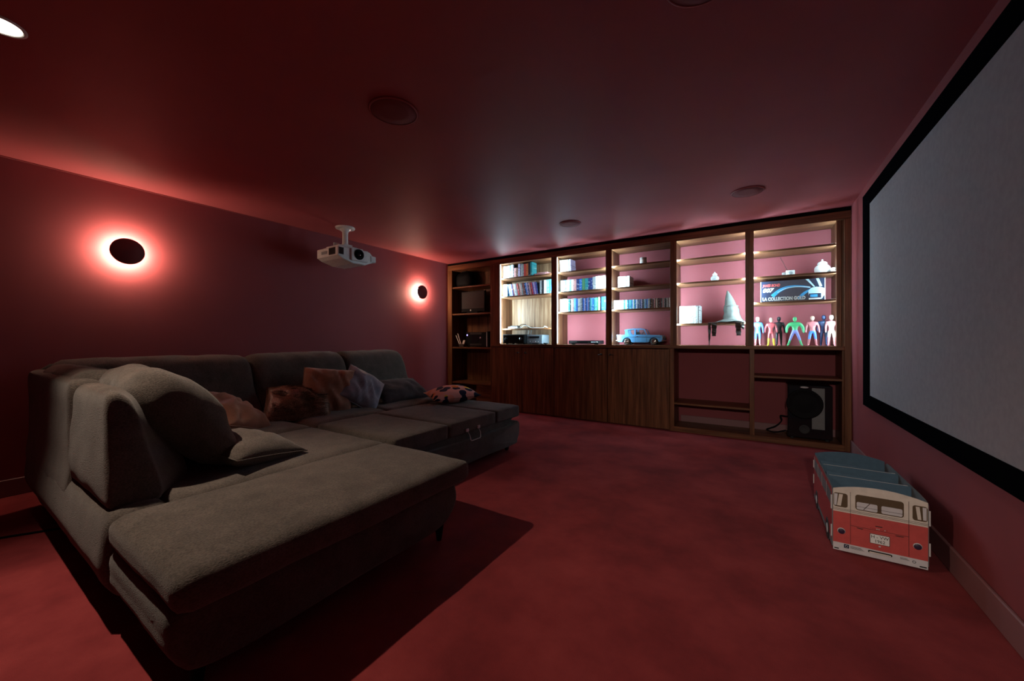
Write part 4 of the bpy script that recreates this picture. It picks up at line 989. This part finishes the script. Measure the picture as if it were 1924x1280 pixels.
# bay 4: ornament and hat
t = thing('ornament', 'tiny pale grey ornament on the shelf above the hat', 'ornament', (-0.40, 4.98, Z[3][1]))
bm = BM(); lathe(bm, [(0, 0), (0.048, 0), (0.050, 0.008), (0.036, 0.016)], (-0.40, 4.98, Z[3][1]), (0, 0, 1), 24); part('base', bm, M_ornament, t)
bm = BM(); lathe(bm, [(0.034, 0.014), (0.044, 0.030), (0.042, 0.050), (0.028, 0.066), (0.020, 0.072)], (-0.40, 4.98, Z[3][1]), (0, 0, 1), 24); part('body', bm, M_ornament, t)
bm = BM(); lathe(bm, [(0.020, 0.070), (0.025, 0.078), (0.022, 0.092), (0.010, 0.102), (0.004, 0.112), (0, 0.118)], (-0.40, 4.98, Z[3][1]), (0, 0, 1), 24); part('lid', bm, M_white, t)

zh = Z[3][2]
hat = thing('pointed_hat', 'tall pointed grey-green cloth hat draped on the shelf edge', 'hat', (-0.245, 5.0, zh))
bm = BM(); prof = [(p.x, p.y) for p in catmull([(0.102, 0.030, 0), (0.090, 0.060, 0), (0.081, 0.10, 0), (0.074, 0.145, 0), (0.070, 0.185, 0), (0.059, 0.200, 0), (0.049, 0.250, 0), (0.031, 0.308, 0), (0.013, 0.355, 0), (0.002, 0.374, 0)], 4)]
tmp = bmesh.new(); seg = 40; rings = []
for (r, z) in prof:
    k = z / 0.376
    cxh = -0.225 - 0.050 * k ** 1.6; rings.append([])
    for a in range(seg):
        an = 2 * PI * a / seg
        nn = noise.noise(Vector((math.cos(an) * 2, math.sin(an) * 2, z * 16)))
        rr_ = r * (1 + (0.17 * nn + 0.05 * math.sin(z * 95)) * (1 - k) ** 1.3)
        rings[-1].append(tmp.verts.new((cxh + rr_ * math.cos(an), 5.0 + rr_ * math.sin(an) * 0.9, zh + z)))
for A_, B_ in zip(rings, rings[1:]):
    for a in range(seg): tmp.faces.new((A_[a], A_[(a + 1) % seg], B_[(a + 1) % seg], B_[a]))
tmp.faces.new(rings[-1])
bmesh.ops.recalc_face_normals(tmp, faces=tmp.faces[:]); merge(bm, tmp, True); part('crown', bm, M_teal, hat)
bm = BM(); tmp = bmesh.new(); rings = []
for k in range(7):
    q = k / 6; rings.append([])
    for a in range(seg):
        an = 2 * PI * a / seg
        r = 0.10 + 0.085 * q
        wob = noise.noise(Vector((math.cos(an) * 1.8, math.sin(an) * 1.8, 3.0)))
        z = 0.034 - 0.030 * q + 0.020 * q * wob
        rings[-1].append((tmp.verts.new((-0.240 + r * math.cos(an) * 0.92, 5.0 + r * math.sin(an) * 0.85, zh + max(0.003, z)))))
for A_, B_ in zip(rings, rings[1:]):
    for a in range(seg): tmp.faces.new((A_[a], A_[(a + 1) % seg], B_[(a + 1) % seg], B_[a]))
bmesh.ops.recalc_face_normals(tmp, faces=tmp.faces[:]); merge(bm, tmp, True)
br = part('brim', bm, M_teal, hat)
md = br.modifiers.new('thick', 'SOLIDIFY'); md.thickness = 0.004; md.offset = 1
bm = BM(); lathe(bm, [(0.060, 0.190), (0.073, 0.188), (0.072, 0.196), (0.058, 0.203)], (-0.243, 5.0, zh), (0.03, 0, 1), 32); part('band', bm, M_teal, hat)
def strap(x0, x1, zt, zb, tip, m, n=8):
    bm = BM(); L_, R2 = [], []
    yf = 4.838
    path = [(4.92, zt)] + [(yf - 0.004 * math.sin(k), zt - (zt - zb) * k / n) for k in range(n + 1)]
    for k, (y, z) in enumerate(path):
        q = k / len(path); xm = (x0 + x1) / 2 + tip * q; hw = (x1 - x0) / 2 * (1 - (0.9 * q ** 2 if zb < zh - 0.2 else 0.3 * q)) * (1 + 0.12 * math.sin(k * 2.1)); yq = 0.006 * math.sin(k * 1.7 + x0 * 40)
        for th in (0, 0.005):
            L_.append(bm.verts.new((xm - hw, y - th - 0.006 + yq, z + (th if k == 0 else 0)))); R2.append(bm.verts.new((xm + hw, y - th - 0.006 - yq, z + (th if k == 0 else 0))))
    for k in range(len(path) - 1):
        a = 2 * k
        bm.faces.new((L_[a], R2[a], R2[a + 2], L_[a + 2])); bm.faces.new((L_[a + 1], L_[a + 3], R2[a + 3], R2[a + 1]))
        bm.faces.new((L_[a], L_[a + 2], L_[a + 3], L_[a + 1])); bm.faces.new((R2[a], R2[a + 1], R2[a + 3], R2[a + 2]))
    e = 2 * (len(path) - 1); bm.faces.new((L_[e], R2[e], R2[e + 1], L_[e + 1])); bm.faces.new((L_[0], L_[1], R2[1], R2[0]))
    bmesh.ops.recalc_face_normals(bm, faces=bm.faces[:])
    part('hanging_flap', bm, m, hat)
strap(-0.455, -0.425, zh + 0.004, zh - 0.255, -0.005, M_felt_dark); strap(-0.420, -0.365, zh + 0.006, zh - 0.150, -0.006, M_felt_dark)
strap(-0.195, -0.135, zh + 0.006, zh - 0.145, 0.008, M_felt_dark); strap(-0.135, -0.105, zh + 0.004, zh - 0.075, 0.0, M_teal)

# bay 5: gadget with aerial, round jar, cup, long box
zs2 = Z[4][1]
t = thing('small_radio', 'small white box gadget with long thin aerial', 'gadget', (0.29, 4.99, zs2))
bm = BM(); box(bm, 0.268, 0.346, 4.97, 5.02, zs2, zs2 + 0.062, 0.006, 2); part('case', bm, M_white, t)
bm = BM(); box(bm, 0.236, 0.266, 4.98, 5.01, zs2, zs2 + 0.046, 0.004); part('side_block', bm, M_grey, t)
bm = BM(); lathe(bm, [(0, 0), (0.018, 0), (0.016, 0.003), (0, 0.003)], (0.310, 4.970, zs2 + 0.032), (0, -1, 0), 20); part('dial', bm, M_grey, t)
bm = BM(); tube(bm, [(0.285, 4.995, zs2 + 0.06), (0.252, 4.995, zs2 + 0.14), (0.220, 4.995, zs2 + 0.212)], 0.0022, 6); part('aerial', bm, M_darkmetal, t)
for x in (0.280, 0.302):
    bm = BM(); lathe(bm, [(0.005, 0.060), (0.005, 0.074), (0, 0.077)], (x, 4.995, zs2), (0, 0, 1), 10); part('knob', bm, M_chrome, t)
t = thing('ginger_jar', 'glossy white lidded round jar at right end of shelf', 'jar', (0.575, 5.01, zs2))
bm = BM(); lathe(bm, [(0, 0)] + [(p.x, p.y) for p in catmull([(0.042, 0, 0), (0.060, 0.020, 0), (0.066, 0.045, 0), (0.062, 0.070, 0), (0.048, 0.088, 0), (0.036, 0.094, 0), (0.036, 0.102, 0)], 4)], (0.575, 5.01, zs2), (0, 0, 1), 32); part('body', bm, M_white, t)
bm = BM(); lathe(bm, [(0.0665, 0.040), (0.067, 0.044), (0.0665, 0.048)], (0.575, 5.01, zs2), (0, 0, 1), 32); part('band', bm, M_cream, t)
bm = BM(); lathe(bm, [(p.x, p.y) for p in catmull([(0.040, 0.098, 0), (0.042, 0.104, 0), (0.034, 0.120, 0), (0.014, 0.131, 0), (0.006, 0.134, 0), (0.008, 0.144, 0), (0.005, 0.150, 0), (0, 0.151, 0)], 3)], (0.575, 5.01, zs2), (0, 0, 1), 32); part('lid', bm, M_white, t)
t = thing('small_cup', 'small white cup beside the round jar by end post', 'cup', (0.645, 4.93, zs2))
bm = BM(); lathe(bm, [(0, 0), (0.014, 0), (0.020, 0.022), (0.022, 0.044), (0.019, 0.044), (0.016, 0.006), (0, 0.005)], (0.645, 4.93, zs2), (0, 0, 1), 20); part('bowl', bm, M_white, t)
bm = BM(); tube(bm, catmull([(0.665, 4.93, zs2 + 0.036), (0.674, 4.93, zs2 + 0.032), (0.674, 4.93, zs2 + 0.018), (0.662, 4.93, zs2 + 0.012)], 4), 0.0022, 6); part('handle', bm, M_white, t)

zb = Z[4][2]; bx0, bx1, by = 0.042, 0.586, 4.895; bh = 0.222
bxo = thing('collection_box', 'long navy boxed set with blue streaks and bold white lettering', 'boxed set', (0.314, 4.97, zb))
bm = BM(); box(bm, bx0, bx1, by, by + 0.14, zb, zb + bh, 0.002); part('box', bm, M_boxnavy, bxo)
for xa in (bx0, bx1 - 0.006): part('edge_strip', box(BM(), xa, xa + 0.006, by - 0.0006, by + 0.001, zb + 0.002, zb + bh - 0.002), M_bumper, bxo)
def bfront(poly, m, name, d):
    bm = BM(); prism(bm, [(bx0 + x, zb + z) for x, z in poly], 1, by - d, by + 0.0004); return part(name, bm, m, bxo)
def ribbon(pts, w0, w1):
    pts = catmull([(p[0], p[1], 0) for p in pts], 8); Lp, Rp_ = [], []
    for k, p in enumerate(pts):
        d = (pts[min(k + 1, len(pts) - 1)] - pts[max(0, k - 1)]).normalized(); n = Vector((-d.y, d.x, 0)); w = w0 + (w1 - w0) * k / (len(pts) - 1)
        Lp.append((p.x + n.x * w, p.y + n.y * w)); Rp_.append((p.x - n.x * w, p.y - n.y * w))
    return Lp + Rp_[::-1]
bfront(ribbon([(0.105, 0.060), (0.165, 0.115), (0.24, 0.148), (0.33, 0.152), (0.425, 0.132)], 0.019, 0.007), M_boxcyan, 'blue_streak', 0.0008)
bfront(ribbon([(0.15, 0.098), (0.22, 0.136), (0.30, 0.147), (0.38, 0.142), (0.425, 0.134)], 0.003, 0.005), M_boxpale, 'pale_streak', 0.0011)
bfront(ribbon([(0.33, 0.02), (0.36, 0.062), (0.40, 0.095), (0.44, 0.115)], 0.016, 0.008), M_boxcyan, 'blue_streak', 0.0008)
bfront([(0.385, 0.2195), (0.41, 0.2195), (0.462, 0.140), (0.452, 0.136)], M_boxpale, 'pale_streak', 0.0009)
bfront([(0.470, 0.2195), (0.492, 0.2195), (0.520, 0.140), (0.498, 0.136)], M_boxpale, 'pale_streak', 0.0009)
bfront([(0.410, 0.060), (0.408, 0.100), (0.43, 0.126), (0.47, 0.136), (0.51, 0.130), (0.537, 0.116), (0.537, 0.055), (0.515, 0.012), (0.42, 0.012)], M_boxpale, 'pale_disc', 0.0010)
bfront([(0.412, 0.012), (0.510, 0.012), (0.510, 0.070), (0.412, 0.070)], M_boxnavy, 'printed_block', 0.0014)
bfront([(0.424, 0.034), (0.482, 0.034), (0.482, 0.060), (0.424, 0.060)], M_boxcyan, 'printed_block', 0.0017)
bfront([(0.412, 0.010), (0.508, 0.010), (0.508, 0.024), (0.412, 0.024)], M_whitem, 'sticker', 0.0018)
for s, sz, x, z, sx, bold, sh, m_ in (('JAMES BOND', 0.037, 0.020, 0.163, 0.70, 0.0018, 0.18, M_boxred), ('007', 0.058, 0.018, 0.105, 1.02, 0.0028, 0.28, M_whitem), ('LA COLLECTION GOLD', 0.047, 0.018, 0.016, 0.73, 0.0028, 0.0, M_silver)):
    part('lettering', text_mesh(s, sz, Matrix.Translation((bx0 + x, by - 0.0026, zb + z)) @ FRONT, sx, bold, sh, 0.0006), m_, bxo)

# ================================================================== TOY FIGURES (plain jointed dolls)
def figure(label, x, y, H, col_top, col_leg, col_boot, col_head, stance=0.06, arm=0.16, bulk=1.0, boot=0.22, waist=0.5, rz=0.0, bend=0.0):
    t = thing('toy_figure', label, 'toy figure', (x, y, CT), 'toy figures on the worktop', rz)
    V = {'pelvis': (0, 0, 0.52), 'belly': (0, 0, 0.60), 'chest': (0, 0, 0.72), 'neck': (0, 0, 0.815), 'head': (0, 0, 0.86)}
    Rr = {'pelvis': (0.072, 0.055), 'belly': (0.066, 0.05), 'chest': (0.104, 0.068), 'neck': (0.030, 0.03), 'head': (0.026, 0.026)}
    E_ = [('pelvis', 'belly'), ('belly', 'chest'), ('chest', 'neck'), ('neck', 'head')]
    for s, sg in (('l', -1), ('r', 1)):
        V['sh' + s] = (sg * 0.118 * (0.6 + 0.4 * bulk), 0, 0.775); V['el' + s] = (sg * (0.118 + arm * 0.55) * (0.75 + 0.25 * bulk), 0.01, 0.63); V['wr' + s] = (sg * (0.118 + arm * 0.72), -0.04 - bend, 0.50 + bend); V['ha' + s] = (sg * (0.118 + arm * 0.74), -0.055 - bend * 1.3, 0.445 + bend)
        V['hi' + s] = (sg * 0.052, 0, 0.48); V['kn' + s] = (sg * (0.055 + stance * 0.5), -0.012, 0.27); V['an' + s] = (sg * (0.055 + stance), 0.008, 0.055); V['to' + s] = (sg * (0.065 + stance * 1.15), -0.065, 0.022)
        Rr.update({'sh' + s: (0.052 * bulk, 0.050 * bulk), 'el' + s: (0.034 * bulk, 0.034 * bulk), 'wr' + s: (0.026 * bulk, 0.026 * bulk), 'ha' + s: (0.026, 0.018), 'hi' + s: (0.052, 0.052), 'kn' + s: (0.040, 0.040), 'an' + s: (0.029, 0.029), 'to' + s: (0.026, 0.020)})
        E_ += [('chest', 'sh' + s), ('sh' + s, 'el' + s), ('el' + s, 'wr' + s), ('wr' + s, 'ha' + s), ('pelvis', 'hi' + s), ('hi' + s, 'kn' + s), ('kn' + s, 'an' + s), ('an' + s, 'to' + s)]
    ks = list(V); me = bpy.data.meshes.new('body')
    me.from_pydata([tuple(c * H for c in V[k]) for k in ks], [(ks.index(a), ks.index(b)) for a, b in E_], [])
    o = bpy.data.objects.new('body_tmp', me); COL.objects.link(o)
    o.modifiers.new('skin', 'SKIN'); sd = o.modifiers.new('sub', 'SUBSURF'); sd.levels = 1; sd.render_levels = 1
    for k, sv in zip(ks, me.skin_vertices[0].data): sv.radius = tuple(c * H for c in Rr[k]); sv.use_root = (k == 'pelvis')
    dg = bpy.context.evaluated_depsgraph_get(); m2 = bpy.data.meshes.new_from_object(o.evaluated_get(dg))
    bpy.data.objects.remove(o); bpy.data.meshes.remove(me)
    b = bmesh.new(); b.from_mesh(m2); bpy.data.meshes.remove(m2)
    zmin = min(v.co.z for v in b.verts)
    for v in b.verts: v.co.z -= zmin
    def sub(cond, nm, m_):
        nb = b.copy()
        bmesh.ops.delete(nb, geom=[f for f in nb.faces if not cond(f.calc_center_median() / H)], context='FACES')
        for f in nb.faces: f.smooth = True
        nb.faces.index_update(); left = set(nb.faces); comps = []
        while left:
            st = [left.pop()]; comp = list(st)
            while st:
                f = st.pop()
                for e in f.edges:
                    for g in e.link_faces:
                        if g in left: left.discard(g); comp.append(g); st.append(g)
            comps.append({f.index for f in comp})
        for cs in comps:
            cb = nb.copy(); cb.faces.ensure_lookup_table()
            bmesh.ops.delete(cb, geom=[f for f in cb.faces if f.index not in cs], context='FACES')
            part({'boots': 'boot', 'trousers': 'trouser_leg'}.get(nm, nm) if len(comps) > 1 else nm, cb, m_, t, local=True)
        nb.free()
    limb = lambda c: abs(c.x) > 0.155 * (0.8 + 0.2 * bulk)
    sub(lambda c: c.z >= waist or limb(c) and c.z > 0.40, 'upper_body', col_top)
    sub(lambda c: not (c.z >= waist or limb(c) and c.z > 0.40) and c.z >= boot, 'trousers', col_leg)
    sub(lambda c: c.z < boot, 'boots', col_boot)
    b.free()
    bm = BM(); lathe(bm, [(0, 0.842 * H), (0.036 * H, 0.852 * H), (0.050 * H, 0.885 * H), (0.057 * H, 0.925 * H), (0.054 * H, 0.965 * H), (0.036 * H, 0.993 * H), (0, 1.002 * H)], (0, -0.004 * H, 0), (0, 0, 1), 20)
    hd = part('head', bm, col_head, t, local=True)
    return t
def doll(n, c, r=0.4): return plain('doll_' + n, c, r)
D_blue, D_red, D_yel, D_blk, D_grn, D_grn2 = doll('blue', (0.05, 0.16, 0.62)), doll('red', (0.30, 0.045, 0.05)), doll('yellow', (0.62, 0.45, 0.02)), doll('black', (0.014, 0.014, 0.018)), doll('green', (0.06, 0.34, 0.13)), doll('slate', (0.17, 0.17, 0.42))
D_navy, D_beige, D_skin, D_wine = doll('navy', (0.03, 0.05, 0.13)), doll('beige', (0.62, 0.50, 0.40)), doll('skin', (0.58, 0.36, 0.28)), doll('pink_red', (0.45, 0.13, 0.14))
figure('blue toy figure with red lower legs standing first from the left post', 0.016, 5.0, 0.315, D_blue, D_blue, D_wine, D_skin, 0.01, 0.06, 0.95)
figure('dark red toy figure with yellow boots, second from left', 0.138, 4.97, 0.300, D_red, D_red, D_yel, D_skin, 0.03, 0.08, 1.0, 0.26, bend=0.03)
figure('black toy figure partly behind the one with yellow boots', 0.212, 5.08, 0.315, D_blk, D_blk, D_blk, D_blk, 0.01, 0.06, 1.0)
figure('broad green toy figure with slate trousers standing with legs apart', 0.346, 4.99, 0.305, D_grn, D_grn2, D_grn, D_grn, 0.13, 0.16, 1.45, 0.20, 0.53)
figure('red toy figure with blue trousers right of the green one', 0.492, 4.99, 0.310, D_wine, D_blue, D_wine, D_skin, 0.05, 0.08, 1.0, 0.24, 0.50)
figure('dark navy toy figure second from the right end', 0.592, 5.06, 0.318, D_navy, D_navy, D_navy, D_navy, 0.02, 0.08, 1.05, bend=0.05)
figure('pinkish red toy figure with beige thighs at right end', 0.640, 4.965, 0.312, D_wine, D_beige, D_wine, D_beige, 0.02, 0.04, 0.95, 0.30)

# ================================================================== CORNER SHELF OBJECTS
z1_, z2_, z3_ = 1.952, 1.510, 0.958
t = thing('headphone_bag', 'black rounded bag on the top shelf of corner shelving', 'bag', (-4.10, 5.0, z1_))
bm = BM(); soft_box(bm, -4.318, -3.96, 4.90, 5.12, z1_, z1_ + 0.255, 0.09, 0.01, 0.008, 10, 3); part('shell', bm, M_black, t)
bm = BM(); tube(bm, catmull([(-4.22, 4.97, z1_ + 0.235), (-4.17, 4.97, z1_ + 0.272), (-4.09, 4.97, z1_ + 0.272), (-4.04, 4.97, z1_ + 0.235)], 6), 0.009, 8); part('strap', bm, M_black, t)
t = thing('monitor', 'dark flat monitor on the second shelf of corner shelving', 'monitor', (-3.94, 4.97, z2_))
bm = BM(); box(bm, -4.185, -3.690, 4.945, 4.985, z2_ + 0.03, z2_ + 0.375, 0.006); part('casing', bm, M_black, t)
part('display', box(BM(), -4.170, -3.705, 4.9435, 4.9465, z2_ + 0.085, z2_ + 0.362, 0.001), M_dgrey, t)
part('stand', box(BM(), -4.05, -3.82, 4.92, 5.05, z2_, z2_ + 0.031, 0.004), M_black, t)
bm = BM(); lathe(bm, [(0, 0), (0.014, 0), (0.013, 0.002), (0, 0.002)], (-3.985, 4.9445, z2_ + 0.058), (0, -1, 0), 18); part('logo', bm, M_bumper, t, 'small round pale logo')
t = thing('mini_stereo', 'dark mini stereo with square screen in the corner shelving', 'stereo', (-3.82, 5.0, z3_))
bm = BM(); box(bm, -4.075, -3.640, 4.925, 5.13, z3_ + 0.008, z3_ + 0.245, 0.008); part('case', bm, M_black, t)
part('screen', box(BM(), -3.955, -3.800, 4.922, 4.928, z3_ + 0.075, z3_ + 0.195, 0.002), M_gloss, t)
part('top_band', box(BM(), -3.98, -3.74, 4.9215, 4.928, z3_ + 0.205, z3_ + 0.235, 0.003), M_dgrey, t)
part('lower_band', box(BM(), -3.98, -3.74, 4.9215, 4.928, z3_ + 0.025, z3_ + 0.055, 0.003), M_dgrey, t)
bm = BM(); lathe(bm, [(0.019, 0), (0.017, 0.014), (0, 0.015)], (-3.762, 4.925, z3_ + 0.150), (0, -1, 0), 20); part('dial', bm, M_chrome, t)
part('indicator', box(BM(), -4.050, -4.030, 4.9225, 4.928, z3_ + 0.185, z3_ + 0.210), M_ledblue, t, 'small glowing indicator')
for x in (-4.04, -3.68): part('foot', box(BM(), x - 0.015, x + 0.015, 4.95, 4.98, z3_, z3_ + 0.009), M_black, t)
t = thing('slim_router', 'slim upright dark box with pale edge beside the stereo', 'electronics', (-3.605, 4.95, z3_))
bm = BM(); box(bm, -3.628, -3.585, 4.90, 5.06, z3_, z3_ + 0.255, 0.003); part('case', bm, M_black, t)
part('edge', box(BM(), -3.626, -3.614, 4.8985, 4.902, z3_ + 0.01, z3_ + 0.245), M_silver, t)
t = thing('card_holder', 'small dark holder with pale cards leaning in corner shelving', 'card holder', (-4.15, 4.87, z3_))
bm = BM(); box(bm, -4.16, -4.06, 4.85, 4.89, z3_, z3_ + 0.05, 0.004); part('tray', bm, M_felt_dark, t)
for (xb, xt, zt, w_) in ((-4.150, -4.235, 0.195, 0.006), (-4.120, -4.195, 0.225, 0.006), (-4.085, -4.055, 0.115, 0.02)):
    bm = BM(); prism(bm, [(xb - w_, z3_ + 0.03), (xb + w_, z3_ + 0.03), (xt + w_, z3_ + zt), (xt - w_, z3_ + zt)], 1, 4.862, 4.872); part('card', bm, M_cream, t)

# ================================================================== SUBWOOFER
sw = thing('subwoofer', 'large black subwoofer with round driver in low compartment', 'subwoofer', (0.43, 5.0, 0.052))
sx0, sx1, sy0, sy1 = 0.275, 0.640, 4.875, 5.17
bm = BM(); box(bm, sx0, sx1, sy0, sy1, 0.070, 0.610, 0.012, 3); part('cabinet', bm, M_gloss, sw)
part('front_strip', box(BM(), 0.475, 0.578, sy0 - 0.003, sy0 + 0.002, 0.17, 0.585, 0.002), M_greystrip, sw, 'grey strip beside the driver')  # grey strip on the right part of the front only
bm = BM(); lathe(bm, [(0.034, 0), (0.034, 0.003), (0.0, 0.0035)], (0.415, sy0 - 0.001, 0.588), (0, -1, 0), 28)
bmesh.ops.transform(bm, matrix=Matrix.Translation((0, 0, 0.588)) @ Matrix.Diagonal((1, 1, 0.28, 1)) @ Matrix.Translation((0, 0, -0.588)), verts=bm.verts[:]); part('mark', bm, M_bumper, sw, 'small pale oval mark')  # plain pale oval added near the top edge of the front
bm = BM(); lathe(bm, [(0.150, 0), (0.152, 0.010), (0.140, 0.016), (0.126, 0.006), (0.085, -0.012 + 0.02), (0.055, 0.012), (0, 0.018)], (0.415, sy0 - 0.003, 0.42), (0, -1, 0), 40); part('driver', bm, M_black, sw)
bm = BM(); lathe(bm, [(0.045, 0.001), (0.045, 0.006), (0.038, 0.004), (0, 0.002)], (0.415, sy0, 0.16), (0, -1, 0), 28); part('bass_port', bm, M_rubber, sw)
for x in (sx0 + 0.04, sx1 - 0.04):
    for y in (sy0 + 0.04, sy1 - 0.04):
        bm = BM(); lathe(bm, [(0, 0), (0.018, 0), (0.020, 0.019), (0, 0.019)], (x, y, 0.052), (0, 0, 1), 14); part('foot', bm, M_rubber, sw)
bm = BM(); tube(bm, catmull([(0.272, 5.10, 0.24), (0.225, 5.08, 0.245), (0.235, 5.06, 0.20), (0.19, 5.05, 0.14), (0.13, 5.07, 0.10), (0.10, 5.09, 0.075), (0.17, 5.06, 0.062), (0.27, 5.04, 0.10)], 6), 0.007, 8)
solo('speaker_cable', bm, M_black, 'curled black cable beside the subwoofer', 'cable', (0.19, 5.06, 0.055))
